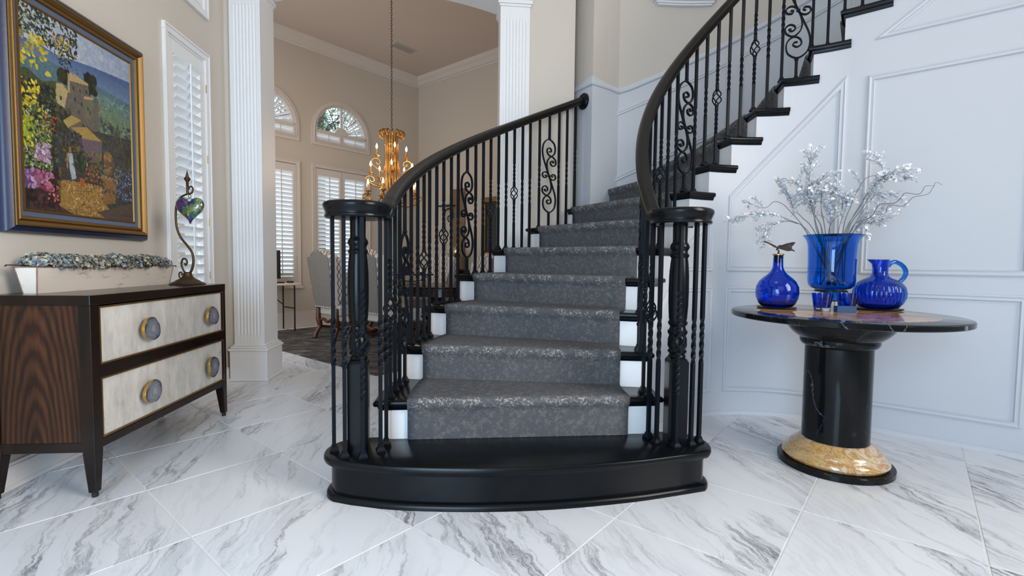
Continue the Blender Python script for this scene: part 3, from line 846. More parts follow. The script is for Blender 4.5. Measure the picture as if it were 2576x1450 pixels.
pilaster('trim_3', OX1, .512, 'white fluted pilaster behind the staircase, right of the dining opening')

# ------------------------------------------------------------------ curved outer stair wall
pw = [np.array([.905, 4.46]), np.array([1.037, 4.11]), np.array([1.20, 4.245]), np.array([1.333, 4.343])]
aw = [None, 111, 106, 101.2]
for a in np.arange(98, 44.9, -2.65):
    pw.append(C0 + 2.135 * np.array([math.cos(math.radians(a)), math.sin(math.radians(a))])); aw.append(a)
q = math.sqrt(.5)
pw.append(C0 + 2.135 * np.array([q, q])); aw.append(45)
for t in (.5, 1.0, 1.6, 2.4): pw.append(C0 + 2.135 * np.array([q, q]) + np.array([q, -q]) * t); aw.append(45 - t * 27)
def capz(i):
    a = aw[i]
    if a is None or a > 101: return 2.535
    return 2.535 + (100.7 - a) * .0172
def wnorm(i):
    a = pw[max(i - 1, 0)]; b = pw[min(i + 1, len(pw) - 1)]
    t = unit(b - a); return np.array([t[1], -t[0], 0])
rows = [[(p[0], p[1], 0) for p in pw], [(p[0], p[1], ZC) for p in pw]]
bk = [p - .12 * wnorm(i)[:2] for i, p in enumerate(pw)]
g = loft([[(p[0], p[1], 0) for p in bk], rows[0], rows[1], [(p[0], p[1], ZC) for p in bk]], closed=False)
ws = put('wall_stair', g, M['beige'], fix=True)
tag(ws, 'curved beige stairwell wall behind the flight', kind='structure')
wr0 = [[(p[0] + wnorm(i)[0] * .004, p[1] + wnorm(i)[1] * .004, 0.0) for i, p in enumerate(pw)], [(p[0] + wnorm(i)[0] * .004, p[1] + wnorm(i)[1] * .004, capz(i)) for i, p in enumerate(pw)]]
put('wainscot', loft(wr0, closed=False), M['wall_white'], ws)
capprof = [(-.026, 0), (-.026, .008), (-.012, .012), (-.006, .022), (.006, .026), (.016, .020), (.020, .008), (.024, 0)]
put('chair_rail', sweep([(p[0], p[1], capz(i)) for i, p in enumerate(pw)], capprof, [wnorm(i) for i in range(len(pw))]), M['wall_white'], ws, smooth='angle')
put('end_trim', sweep([(pw[0][0], pw[0][1], 1.2), (pw[0][0], pw[0][1], 2.535)], capprof, wnorm(0)), M['white'], ws)
panelprof = [(-.018, 0), (-.016, .009), (-.008, .013), (.0, .008), (.009, .009), (.013, .012), (.018, 0)]
def outer_panel(a0, a1, zb0, zt0):
    pts, nr = [], []
    n = 9
    def add(a, z):
        e = np.array([math.cos(math.radians(a)), math.sin(math.radians(a))])
        p = C0 + 2.131 * e; pts.append((p[0], p[1], z)); nr.append(np.array([-e[0], -e[1], 0]))
    for k in range(n): a = a0 + (a1 - a0) * k / (n - 1); add(a, zt0 + (a0 - a) * .0175)
    for k in range(n): a = a1 + (a0 - a1) * k / (n - 1); add(a, zb0 + (a0 - a) * .0175)
    put('panel_moulding', sweep(pts, panelprof, nr, closed=True), M['wall_white'], ws, smooth='angle')
outer_panel(105.0, 74.4, 1.70, 2.28)
outer_panel(71.2, 49, 2.29, 2.87)
# ledge of the niche high on the stair wall
lg = thing('trim_4', 'white moulded ledge under the niche high on the stairwell wall', loc=(1.75, 4.37, 3.33), kind='structure')
def ledge(r0, z0, z1, a0, a1):
    A = [C0 + 2.14 * np.array([math.cos(math.radians(a)), math.sin(math.radians(a))]) for a in np.linspace(a0, a1, 9)]
    B = [C0 + (2.14 - r0) * np.array([math.cos(math.radians(a)), math.sin(math.radians(a))]) for a in np.linspace(a1, a0, 9)]
    return prism([tuple(p) for p in A + B], z0, z1)
put('shelf', ledge(.075, 3.355, 3.372, 93.0, 77.6), M['white'], lg, bevel=.004)
put('moulding', ledge(.055, 3.335, 3.356, 92.4, 78.2), M['white'], lg, bevel=.004)
put('apron', ledge(.04, 3.322, 3.336, 91.9, 78.7), M['white'], lg, bevel=.003)
A = [C0 + (2.135 - .004) * np.array([math.cos(math.radians(a)), math.sin(math.radians(a))]) for a in np.linspace(90.8, 79.8, 8)]
B = [C0 + (2.135 - .03) * np.array([math.cos(math.radians(a)), math.sin(math.radians(a))]) for a in np.linspace(79.8, 90.8, 8)]
ad = put('amber_panel', prism([tuple(p) for p in A + B], 3.372, 3.95), M['amber'], bevel=.006)
tag(ad, 'amber gilt panel standing on the high stairwell ledge, cut by the picture top', 'panel')
# switch plate
sw = thing('switch_plate', 'small ivory and brass switch plate on the stairwell wainscot', 'light switch', loc=(1.635, 4.38, 2.03))
e = np.array([math.cos(math.radians(93)), math.sin(math.radians(93))]); pc = C0 + 2.131 * e; tdir = np.array([-e[1], e[0]])
def plate(hw, z0, z1, d0, d1):
    v = []
    for z in (z0, z1):
        for d in (d0, d1):
            for s_ in (-hw, hw):
                p = pc + tdir * s_ - e * d; v.append((p[0], p[1], z))
    return v, [(0, 1, 3, 2), (4, 6, 7, 5), (0, 4, 5, 1), (2, 3, 7, 6), (0, 2, 6, 4), (1, 5, 7, 3)]
put('plate', plate(.020, 2.03, 2.14, 0, .006), M['ivory'], sw, bevel=.002)
put('rocker', plate(.008, 2.065, 2.105, .006, .012), M['brass'], sw)

# ------------------------------------------------------------------ inner curved stair wall (white, panelled)
faces_v, faces_f = [], []
for k in range(1, 20):
    wa, wb_ = (k, k + 1) if k > 1 else (1.98, 2)
    zt = k * RISE - .02
    if k == 1: continue
    n = 5
    for j in range(n):
        w0_, w1_ = k + j / n, k + (j + 1) / n
        a, b = SP(w0_, R_IN), SP(w1_, R_IN); i0 = len(faces_v)
        faces_v += [(a[0], a[1], 0), (b[0], b[1], 0), (b[0], b[1], zt), (a[0], a[1], zt)]; faces_f.append((i0, i0 + 1, i0 + 2, i0 + 3))
    continue
    a, b = SP(k, R_IN), SP(k, R_IN + .12); i0 = len(faces_v)
    faces_v += [(a[0], a[1], 0 if k == 2 else (k - 1) * RISE - .03), (b[0], b[1], 0 if k == 2 else (k - 1) * RISE - .03), (b[0], b[1], zt), (a[0], a[1], zt)]; faces_f.append((i0, i0 + 1, i0 + 2, i0 + 3))
wr = put('wall_right', (faces_v, faces_f), M['wall_white'])
tag(wr, 'curved white panelled wall under the stair flight behind the round table', kind='structure')
def wall_panel(poly, nsub=10):
    pts, nr = [], []
    m = len(poly)
    for i in range(m):
        (s0, z0), (s1, z1) = poly[i], poly[(i + 1) % m]
        k = nsub if abs(s1 - s0) > .02 else 1
        for j in range(k):
            p, n_ = wallpt(s0 + (s1 - s0) * j / k, z0 + (z1 - z0) * j / k); pts.append(p); nr.append(n_)
    put('panel_moulding', sweep(pts, panelprof, nr, closed=True), M['wall_white'], wr, smooth='angle')
wall_panel([(.80, .977), (1.15, .977), (1.15, 1.30)])
wall_panel([(.78, .842), (1.16, .842), (1.16, .172), (.10, .172)])
wall_panel([(1.292, .977), (1.292, 1.447), (1.928, 2.128), (1.928, .977)])
wall_panel([(1.288, .84), (1.928, .84), (1.928, .172), (1.288, .172)])
wall_panel([(2.068, .972), (2.068, 2.131), (2.765, 2.131), (2.765, .972)])
wall_panel([(2.068, .84), (2.765, .84), (2.765, .172), (2.068, .172)])
wall_panel([(2.13, 2.368), (2.765, 2.368), (2.765, 2.82)])
wall_panel([(2.90, .972), (2.90, 2.131), (3.5, 2.131), (3.5, .972)])
wall_panel([(2.90, .84), (3.5, .84), (3.5, .172), (2.90, .172)])
pts, nr = [], []
for s_ in np.linspace(.0, 4.2, 64):
    p, n_ = wallpt(s_, 0); pts.append(p); nr.append(n_)
b = put('baseboard_right', sweep(pts, [(-.024, 0), (-.024, .005), (-.017, .012), (0, .016), (.001, 0)], nr), M['wall_white'], smooth='angle')
tag(b, 'slim white baseboard at the foot of the curved stair wall', kind='structure')

# ------------------------------------------------------------------ rest of the foyer shell (behind and beside the camera)
wrear = put('wall_rear', box(XL - .16, 6, -3.1, -2.95, 0, ZC), M['beige'])
tag(wrear, 'beige entry wall behind the viewer', kind='structure')
p_end, _ = wallpt(4.2, 0)
wside = put('wall_side', box(p_end[0], p_end[0] + .15, -3.1, p_end[1] + .4, 0, ZC), M['beige'])
tag(wside, 'plain wall at the far right of the foyer, out of view', kind='structure')
fc = put('ceiling', box(XL - .16, 6, -3.1, YD, ZC, ZC + .1), M['white'])
tag(fc, 'white foyer ceiling above the picture', kind='structure')

# foyer chandelier hanging above the picture: a ring of small lit bulbs
fcx, fcy, fcz = .55, 1.35, 3.75
fcd = thing('foyer_chandelier', 'ring chandelier hanging in the foyer above the picture top', 'chandelier', loc=(fcx, fcy, ZC))
put('ring', tube([(fcx + .38 * math.cos(a), fcy + .38 * math.sin(a), fcz) for a in np.linspace(0, 2 * pi, 33)[:-1]], .012, 6, closed=True), M['chand'], fcd)
put('rod', tube([(fcx, fcy, fcz), (fcx, fcy, ZC)], .01, 6), M['chand'], fcd)
for i in range(8):
    a = 2 * pi * i / 8
    put('spoke', tube([(fcx, fcy, fcz), (fcx + .38 * math.cos(a), fcy + .38 * math.sin(a), fcz)], .006, 5), M['chand'], fcd)
    put('bulb', lathe([(.008, 0), (.018, .03), (.014, .07), (.003, .10)], 10, (fcx + .38 * math.cos(a), fcy + .38 * math.sin(a), fcz + .01)), M['flame'], fcd, smooth=True)
fl_l = bpy.data.lights.new('foyer_chandelier_glow', 'POINT'); fl_l.energy = 20; fl_l.color = (1.0, .80, .58); fl_l.shadow_soft_size = .35
fl_o = bpy.data.objects.new('foyer_chandelier_glow', fl_l); COL.objects.link(fl_o); fl_o.parent = fcd; fl_o.location = (0, 0, fcz - ZC)

# ------------------------------------------------------------------ staircase
st = thing('staircase', 'curved staircase with black wooden treads, white risers and a black bullnose starting step', 'staircase', loc=(.25, 2.25, 0))
NOUT = 8                      # treads up to here have an open outer end
def tread_outline(k, e):
    ri, ro = R_IN, (R_OUT if k <= 7 else R_WALL)
    eo = e if k <= 7 else 0.0
    P = []
    n = 6
    ws_ = np.linspace(k, k + 1, n)
    for i, w in enumerate(ws_):
        P.append(SP(w, ri - e, e if i == 0 else 0))
    P.append(SP(k + 1, ri - e, -.035)); P.append(SP(k + 1, ri - .0005, -.035)); P.append(SP(k + 1, ri, 0))
    P.append(SP(k + 1, ro, 0))
    if k <= 7:
        P.append(SP(k + 1, ro + .0005, -.03)); P.append(SP(k + 1, ro + eo, -.03))
    m = 8
    for i, w in enumerate(np.linspace(k + 1, k, m)):
        P.append(SP(w, ro + eo, e if i == m - 1 else 0))
    return P
LV = [(0, .017), (-.003, .023), (-.010, .027), (-.018, .027), (-.026, .023), (-.029, .016), (-.030, .011), (-.036, .010), (-.048, .004)]
for k in range(2, 19):
    rings = [[(x, y, k * RISE + dz) for x, y in tread_outline(k, e)] for dz, e in LV]
    put('tread', loft(rings), M['black'], st, smooth='angle', fix=True)
    ro = R_OUT if k <= 8 else R_WALL
    if k <= 18:
        P = [SP(k, R_IN + .001), SP(k, ro - .001), SP(k, ro - .001, -.016), SP(k, R_IN + .001, -.016)]
        put('riser', prism(P, (k - 1) * RISE, k * RISE - .028), M['white'], st, fix=True)
# open outer stringer
fv, ff = [], []
for k in range(2, 8):
    for j in range(4):
        a, b = SP(k + j / 4, R_OUT), SP(k + (j + 1) / 4, R_OUT); i0 = len(fv); zt = k * RISE - .03
        fv += [(a[0], a[1], 0), (b[0], b[1], 0), (b[0], b[1], zt), (a[0], a[1], zt)]; ff.append((i0, i0 + 1, i0 + 2, i0 + 3))
put('stringer', (fv, ff), M['white'], st)
# starting step with rounded ends
def start_outline():
    P = []
    cl, cr, rl, rr = (-.466, 2.142), (.963, 2.132), .145, .150
    for a in np.linspace(90, 232, 14): P.append((cl[0] + rl * math.cos(math.radians(a)), cl[1] + rl * math.sin(math.radians(a))))
    front = smoothpath([(-.47, 1.992), (-.27, 1.937), (.042, 1.901), (.362, 1.899), (.70, 1.937), (.93, 1.984)], 6)
    P += [tuple(p) for p in front]
    for a in np.linspace(-52, 90, 14): P.append((cr[0] + rr * math.cos(math.radians(a)), cr[1] + rr * math.sin(math.radians(a))))
    return P
SO = start_outline()
def ringo(d, z): return [(x, y, z) for x, y in (offset_poly(SO, d) if abs(d) > 1e-6 else SO)]
put('starting_tread', loft([ringo(d, RISE + z) for z, d in ((-.048, -.026), (-.038, -.024), (-.036, -.012), (-.032, -.004), (-.024, 0), (-.012, 0), (-.004, -.004), (0, -.012))]), M['black'], st, smooth='angle', fix=True)
put('starting_riser', loft([ringo(-.032, 0.0), ringo(-.032, RISE - .040)]), M['black'], st, smooth='angle', fix=True)
put('base_moulding', loft([ringo(-.010, 0), ringo(-.010, .010), ringo(-.014, .020), ringo(-.022, .026), ringo(-.033, .028)]), M['black'], st, smooth='angle', fix=True)

# ------------------------------------------------------------------ carpet runner, one fitted piece per step
rn = thing('stair_runner', 'grey flecked carpet runner covering the middle of the stair treads', 'carpet', loc=(.25, 2.25, RISE))
for k in range(2, 19):
    r0, r1 = .982, (2.02 if k < 8 else (2.06 if k == 8 else 2.122))
    z0, z1 = (k - 1) * RISE + (.012 if k > 2 else 0.0), k * RISE
    prof = [(.012, z0), (.012, z0 + .05), (.012, z1 - .062), (.016, z1 - .048), (.026, z1 - .036), (.033, z1 - .024), (.036, z1 - .010), (.034, z1 + .003), (.025, z1 + .010), (.012, z1 + .012)]
    edge = [0, 0, .15, .35, .6, .9, 1, 1, .7, .3]
    nr_ = 22
    rows, ev = [], []
    for i in range(nr_):
        r = r0 + (r1 - r0) * i / (nr_ - 1)
        row = []
        for d, z in prof: p = SP(k, r, d); row.append((p[0], p[1], z))
        for j in range(1, 9): p = SP(k + j / 8, r, .012 * (j == 8) * 0); row.append((p[0], p[1], z1 + .012))
        rows.append(row)
        ev += edge + [.15] + [0] * 7
    n = len(rows[0]); Vv = [p for r_ in rows for p in r_]; Ff = []
    for i in range(nr_ - 1):
        for j in range(n - 1): Ff.append((i * n + j, i * n + j + 1, (i + 1) * n + j + 1, (i + 1) * n + j))
    # turned-down side edges
    base = len(Vv)
    for side in (0, nr_ - 1):
        i0 = len(Vv)
        for j in range(n):
            x, y, z = rows[side][j]
            if j < 10: p = SP(k, r0 if side == 0 else r1, prof[j][0] - .012); zz = z - (.012 if j > 5 else 0)
            else: p = (x, y); zz = z - .012
            Vv.append((p[0], p[1], zz)); ev.append(0)
        for j in range(n - 1):
            a = side * n + j; Ff.append((a, a + 1, i0 + j + 1, i0 + j))
    o = put('runner_piece', (Vv, Ff), M['carpet'], rn, smooth=True, fix=True)
    at = o.data.attributes.new('edge', 'FLOAT', 'POINT'); at.data.foreach_set('value', np.array(ev, dtype=np.float32))

# ------------------------------------------------------------------ railings
HB = .0078
def bar_rings(z0, z1, tw=None, half=HB):
    """square bar; tw = list of (za, zb, turns) twisted stretches"""
    zs = [(z0, 0.0)]
    ang = 0.0
    for za, zb, tn in (tw or []):
        zs.append((za, ang))
        m = max(6, int(abs(tn) * 14))
        for i in range(1, m + 1): zs.append((za + (zb - za) * i / m, ang + tn * 2 * pi * i / m))
        ang += tn * 2 * pi
    zs.append((z1, ang))
    return [[(half * 1.414 * math.cos(a + pi / 4 + k * pi / 2), half * 1.414 * math.sin(a + pi / 4 + k * pi / 2), z) for k in range(4)] for z, a in zs]
def collar(z, r=.0125, h=.012): return lathe([(r * .8, z - h / 2), (r, z - h / 4), (r, z + h / 4), (r * .8, z + h / 2)], 10)
shoe_mesh = mesh_of(loft([[(sx * h, sy * h, z) for sx, sy in ((-1, -1), (1, -1), (1, 1), (-1, 1))] for h, z in ((.0185, 0), (.0185, .007), (.0165, .010), (.011, .020), (.011, .026), (.0085, .028))]), M['iron'], False, 'shoe')

def spiral(cx, cz, r0, r1, a0, a1, n=14):
    return [(cx + (r0 + (r1 - r0) * i / (n - 1)) * math.cos(math.radians(a0 + (a1 - a0) * i / (n - 1))), cz + (r0 + (r1 - r0) * i / (n - 1)) * math.sin(math.radians(a0 + (a1 - a0) * i / (n - 1)))) for i in range(n)]
def flatbar(pts2, zc, w=.0085, t=.0130):
    path = [(x, 0, zc + z) for x, z in pts2]
    prof = [(-w / 2, -t / 2), (w / 2, -t / 2), (w / 2, t / 2), (-w / 2, t / 2)]
    return sweep(path, prof, np.array([0, 1.0, 0]))
def scroll_geo(zc, hh):
    """S-scroll panel, total height 2*hh"""
    k = 1 / 560.0 * hh
    cv = lambda L_: [(-(x - 365) * k * 1.55, (465 - y) * k) for x, y in L_]
    big = cv([(362, 92), (384, 92), (392, 62), (365, 36), (336, 65), (345, 125), (385, 160), (425, 125), (441, 55), (425, -40), (360, -95), (300, -40), (278, 60), (285, 180), (325, 330), (365, 465)])
    sm = cv([(408, 252), (424, 252), (406, 228), (382, 250), (390, 290), (422, 306), (451, 268), (443, 205), (395, 165), (350, 215), (335, 295), (345, 390), (365, 465)])
    sd = cv([(312, 458), (330, 466), (322, 494), (290, 488), (280, 440), (310, 408), (346, 424), (365, 465)])
    gs = []
    for c in (big, sm, sd):
        gs.append(flatbar(smoothpath(c + [(-x, -z) for x, z in reversed(c[:-1])], 4), zc))
    tie = cv([(390, 162)])[0]
    gs.append(box(-.010, .010, -.008, .008, zc - .008, zc + .008))
    for x, z in (tie, (-tie[0], -tie[1])): gs.append(box(x - .008, x + .008, -.008, .008, zc + z - .006, zc + z + .006))
    return join(*gs)

def baluster(parent, kind, xy, z0, z1, heading, turn=.0):
    h = z1 - z0; zc = h * .47
    o = None
    pl = WLOC[parent.name]
    loc = (xy[0] - pl[0], xy[1] - pl[1], z0 - pl[2])
    if kind == 'twist':
        tl = min(.21, h * .22)
        g = loft(bar_rings(.01, h, [(zc - tl / 2, zc + tl / 2, 1.25)]))
        o = put('baluster', g, M['iron'], parent, world=False, loc=loc, rot=(0, 0, heading))
    elif kind == 'basket':
        b = .052
        g = join(loft(bar_rings(.01, zc - b, [(zc - b - .18, zc - b - .03, 1.25)])), loft(bar_rings(zc + b, h, [(zc + b + .03, zc + b + .18, 1.25)])))
        o = put('baluster', g, M['iron'], parent, world=False, loc=loc, rot=(0, 0, heading))
        gs = [collar(zc - b), collar(zc - b - .016, .011, .008), collar(zc + b), collar(zc + b + .016, .011, .008)]
        for q_ in range(4):
            path = []
            for i in range(15):
                t = i / 14; rr = .004 + .0255 * math.sin(pi * t) ** .75; a = q_ * pi / 2 + t * pi * 1.0
                path.append((rr * math.cos(a), rr * math.sin(a), zc - b + 2 * b * t))
            gs.append(tube(path, .0042, 5))
        bk = put('basket', join(*gs), M['iron'], o, world=False, smooth=True)
    else:
        hh = min(.30, h * .335)
        g = join(loft(bar_rings(.01, zc - hh - .004)), loft(bar_rings(zc + hh + .004, h)), collar(zc - hh - .010, .0125, .016), collar(zc + hh + .010, .0125, .016))
        o = put('baluster', g, M['iron'], parent, world=False, loc=loc, rot=(0, 0, heading))
        put('scroll', scroll_geo(zc, hh), M['iron'], o, world=False)
    sh = bpy.data.objects.new('shoe', shoe_mesh); COL.objects.link(sh); sh.parent = o
    return o

railprof = [(-.024, -.031), (-.021, -.024), (-.026, -.014), (-.033, -.002), (-.033, .010), (-.027, .022), (-.015, .029), (0, .031),
            (.015, .029), (.027, .022), (.033, .010), (.033, -.002), (.026, -.014), (.021, -.024), (.024, -.031)]
def railz(w): return RISE * w + .888
def rail_path(r, w0, w1, n):
    P = []
    for w in np.linspace(w0, w1, n):
        p = SP(w, r); z = railz(w)
        if w < 2.6: z = max(1.216, z) if w > 2.0 else 1.216 + max(0, (w - 1.78)) * .11
        P.append((p[0], p[1], z))
    return P
newel_prof = [(.033, .575), (.040, .582), (.034, .592), (.040, .600), (.043, .606), (.036, .616), (.041, .626), (.043, .634), (.042, .664), (.037, .676), (.040, .684), (.044, .690), (.044, .698), (.036, .708), (.034, .720), (.042, .730), (.044, .738), (.038, .746), (.0405, .760), (.0435, .82), (.0445, .88), (.0435, .95), (.040, 1.00), (.0365, 1.030), (.041, 1.036), (.042, 1.044), (.036, 1.052), (.035, 1.062), (.041, 1.072), (.043, 1.080), (.040, 1.090), (.033, 1.100), (.032, 1.11), (.033, 1.192)]
discprof = [(.118, 1.180), (.131, 1.181), (.1345, 1.186), (.1335, 1.193), (.1305, 1.196), (.131, 1.203), (.1355, 1.214), (.1405, 1.226), (.1415, 1.234), (.138, 1.242), (.128, 1.247), (.05, 1.249)]
def railing(name, label, nx, ny, r, w_end, nseg, rot):
    rl = thing(name, label, 'railing', loc=(nx, ny, RISE))
    nw = put('newel_post', xf(lathe([(a, b) for a, b in newel_prof], 24), (nx, ny, 0)), M['black'], rl, smooth='angle')
    put('newel_base', xf(join(loft([[(sx * h, sy * h, z) for sx, sy in ((-1, -1), (1, -1), (1, 1), (-1, 1))] for h, z in ((.043, RISE), (.043, .560), (.040, .566), (.034, .576))]),
                         ), (nx, ny, 0), rot), M['black'], nw)
    put('newel_cap', xf(lathe(discprof, 48), (nx, ny, 0)), M['black'], rl, smooth='angle')
    path = rail_path(r, 1.74, w_end, nseg)
    nrm = [np.array([0, 0, 1.0])] * len(path)
    # keep the profile upright across the slope
    rings = []
    for i, p in enumerate(path):
        a = np.array(path[max(i - 1, 0)]); b_ = np.array(path[min(i + 1, len(path) - 1)])
        t = unit(b_ - a); sd = unit(np.cross(t, (0, 0, 1))); up = np.cross(sd, t)
        grow = 1.0
        rings.append([tuple(np.array(p) + x * sd + y * up) for x, y in railprof])
    put('handrail', loft(rings), M['rail'], rl, smooth='angle', fix=True)
    return rl

# outer railing (dining room side)
RLo = railing('stair_railing', 'black wrought iron railing on the dining room side with turned newel and scroll balusters', -.467, 2.142, 2.105, 8.22, 90, .12)
for (x, y), k in zip([(-.566, 2.118), (-.504, 2.050), (-.428, 2.036), (-.368, 2.105), (-.357, 2.185)], ('twist', 'twist', 'basket', 'twist', 'twist')):
    baluster(RLo, k, (x, y), RISE, 1.19, .3)
OA = [(2, 179.0), (2, 175.8), (2, 173.2), (2, 170.6), (3, 167.6), (3, 164.8), (3, 162.2), (3, 160.0), (4, 157.3), (4, 154.7), (4, 152.0), (4, 149.6), (5, 146.5), (5, 143.7), (5, 141.2), (5, 138.8), (6, 136.3), (6, 133.9), (6, 131.4), (6, 128.9), (6, 126.6), (7, 123.8), (7, 120.9), (7, 118.1), (7, 115.8), (8, 113.4)]
for i, (k, a) in enumerate(OA):
    kind = 'basket' if i in (0, 6, 9, 15, 18) else ('scroll' if i in (3, 12, 22) else 'twist')
    w = 2 + (180 - a) / ANG
    p = SP(w, 2.105)
    baluster(RLo, kind, p, k * RISE, railz(w) - .028, math.radians(a) + pi / 2)
# rosette on the pier
pe = SP(8.22, 2.105); b_, e_, f_ = stairpt(8.22)
zr = railz(8.22)
t3 = unit(np.array([-f_[0], -f_[1], RISE / .4]))
tf = np.array([-f_[0], -f_[1], 0])
ros = []
for rr, d in ((.068, .035), (.068, .020), (.060, .010), (.050, .004), (.02, .002)):
    ros.append([tuple(np.array([pe[0], pe[1], zr]) + tf * d + rr * (math.cos(2 * pi * k / 32) * np.array([e_[0], e_[1], 0]) + math.sin(2 * pi * k / 32) * np.array([0, 0, 1]))) for k in range(32)])
put('wall_rosette', loft(ros), M['black'], RLo, smooth='angle', fix=True)

# inner railing (round table side)
RLi = railing('stair_railing', 'black wrought iron railing on the round table side, climbing out of the picture top', .956, 2.137, .885, 18.0, 150, -.15)
for (x, y), k in zip([(.853, 2.195), (.866, 2.128), (.932, 2.072), (1.012, 2.092), (1.066, 2.125)], ('twist', 'twist', 'basket', 'twist', 'twist')):
    baluster(RLi, k, (x, y), RISE, 1.19, .3)
i = 0
for k in range(2, 18):
    for fr in (.02, .45):
        w = k + fr
        b_, e_, f_ = stairpt(w)
        p = SP(w, .882, .012 if fr < .1 else 0)
        kind = 'basket' if i % 9 in (0, 6) else ('scroll' if i % 9 == 3 else 'twist')
        baluster(RLi, kind, p, k * RISE, railz(w) - .028, math.atan2(f_[1], f_[0]))
        i += 1

# ------------------------------------------------------------------ console chest of drawers
CX0, CX1, CY0, CY1, CZ = -1.945, -1.535, 2.135, 3.255, .847
cs = thing('console_chest', 'dark rosewood chest with two bleached drawers and agate slice knobs', 'chest', loc=((CX0 + CX1) / 2, (CY0 + CY1) / 2, 0))
put('top', box(CX0, CX1, CY0, CY1, CZ - .042, CZ), M['ebony'], cs, bevel=.003)
ZB = .205
# side panels
for y0, y1 in ((CY0 + .006, CY0 + .022), (CY1 - .022, CY1 - .006)):
    put('side_panel', box(CX0 + .01, CX1 - .035, y0, y1, ZB, CZ - .042), M['rosewood'], cs)
put('back_panel', box(CX0 + .004, CX0 + .012, CY0 + .02, CY1 - .02, ZB, CZ - .042), M['ebony'], cs)
put('bottom_panel', box(CX0 + .012, CX1 - .03, CY0 + .022, CY1 - .022, ZB, ZB + .015), M['ebony'], cs)
# front rails
for z0, z1, nm in ((ZB - .005, .236, 'bottom_rail'), (.500, .550, 'middle_rail')):
    put(nm, box(CX1 - .035, CX1 - .002, CY0 + .04, CY1 - .03, z0, z1), M['ebony'], cs, bevel=.002)
put('side_rail', box(CX0 + .03, CX1 - .03, CY0 + .003, CY0 + .024, ZB - .012, ZB + .03), M['ebony'], cs, bevel=.002)
put('side_rail', box(CX0 + .03, CX1 - .03, CY1 - .024, CY1 - .003, ZB - .012, ZB + .03), M['ebony'], cs, bevel=.002)
# four posts that run down into tapered legs
def leg(x, y, sx, sy):
    # outer faces flush, inner faces taper below the case
    w, w1 = .048, .030
    rings = []
    for z, ww in ((.022, w1), (ZB - .02, w), (CZ - .042, w)):
        xa, xb = (x, x - sx * ww); ya, yb = (y, y - sy * ww)
        rings.append([(xa, ya, z), (xb, ya, z), (xb, yb, z), (xa, yb, z)])
    return loft(rings)
for x, sx in ((CX0 + .002, -1), (CX1 - .001, 1)):
    for y, sy in ((CY0 + .001, -1), (CY1 - .001, 1)):
        l = put('leg', leg(x, y, sx, sy), M['ebony'], cs, bevel=.002, fix=True)
        put('foot_cap', lathe([(.010, 0), (.012, .004), (.012, .024)], 12, (x - sx * .015, y - sy * .015, 0)), M['dark'], l)
prng = random.Random(3)
def knob_geo(seed, r):
    rr = random.Random(seed)
    ph = [rr.uniform(0, 6.28) for _ in range(4)]
    def rad(a): return r * (1 + .07 * math.sin(2 * a + ph[0]) + .05 * math.sin(3 * a + ph[1]) + .02 * math.sin(7 * a + ph[2]))
    n = 28
    rings = []
    for d, s_ in ((0, .90), (.004, .97), (.014, 1.0), (.018, .99)):
        rings.append([(d, rad(2 * pi * k / n) * s_ * math.cos(2 * pi * k / n), rad(2 * pi * k / n) * s_ * math.sin(2 * pi * k / n)) for k in range(n)])
    g = loft(rings)
    fin = [[(.018, p[1] * .995, p[2] * .995) for p in rings[-1]], [(.0205, p[1] * .965, p[2] * .965) for p in rings[-1]]]
    f = loft(fin)
    stem = loft([[(-.012, .012 * math.cos(2 * pi * k / 10), .012 * math.sin(2 * pi * k / 10)) for k in range(10)], [(.001, .012 * math.cos(2 * pi * k / 10), .012 * math.sin(2 * pi * k / 10)) for k in range(10)]])
    return join(setmat(g, 0), setmat(f, 1), setmat(stem, 0))
seed = 11
for z0, z1, kz in ((.552, .799, .664), (.239, .496, .360)):
    d = put('drawer', box(CX1 - .06, CX1 - .007, 2.192, 3.218, z0 + .006, z1 - .006), M['concrete'], cs, bevel=.002)
    put('gilt_edge', frame_rect(2.185, 3.226, z0, z1, .0065, -.010, -.0005, lambda a, b, dd: (CX1 + dd, a, b)), M['gold'], d)
    for ky in (2.478, 3.043):
        g = knob_geo(seed, .058); seed += 5
        o = put('knob', g, [M['gold_leaf'], M['agate']], d, world=False, smooth='angle', fix=True)
        pl = WLOC[d.name]; o.location = Vector((CX1 + .012, ky, kz)) - pl

# ------------------------------------------------------------------ painting on the left wall
PY0, PY1, PZ0, PZ1 = 2.353, 3.056, 1.215, 2.12
pt = thing('framed_painting', 'oil painting of a hillside village above a flowered terrace in a navy and gilt frame', 'painting', loc=(XL, (PY0 + PY1) / 2, PZ0))
mpf = lambda a, b, d: (XL + d, a, b)
def frame_band(i0, i1, prof, m, name):
    """moulded frame: inner offset i0, outer offset i1 around the canvas; profile as (t 0..1, height)"""
    rings = []
    for t, hgt in prof:
        o_ = i0 + (i1 - i0) * t
        rings.append([(XL + hgt, PY0 - o_, PZ0 - o_), (XL + hgt, PY1 + o_, PZ0 - o_), (XL + hgt, PY1 + o_, PZ1 + o_), (XL + hgt, PY0 - o_, PZ1 + o_)])
    return put(name, loft(rings, cap=False), m, pt, smooth='angle', fix=True)
frame_band(-.002, .010, ((0, .018), (.3, .026), (.8, .026), (1, .020)), M['gold'], 'inner_gilt_slip')
frame_band(.010, .032, ((0, .020), (1, .024)), M['slate'], 'liner')
frame_band(.032, .078, ((0, .022), (.08, .036), (.3, .040), (.42, .034), (.55, .044), (.8, .052), (.95, .050), (1, .040)), M['gold'], 'gilt_frame')
frame_band(.078, .106, ((0, .040), (.15, .046), (.7, .034), (1.0, .022), (1, 0)), M['navy'], 'outer_frame')
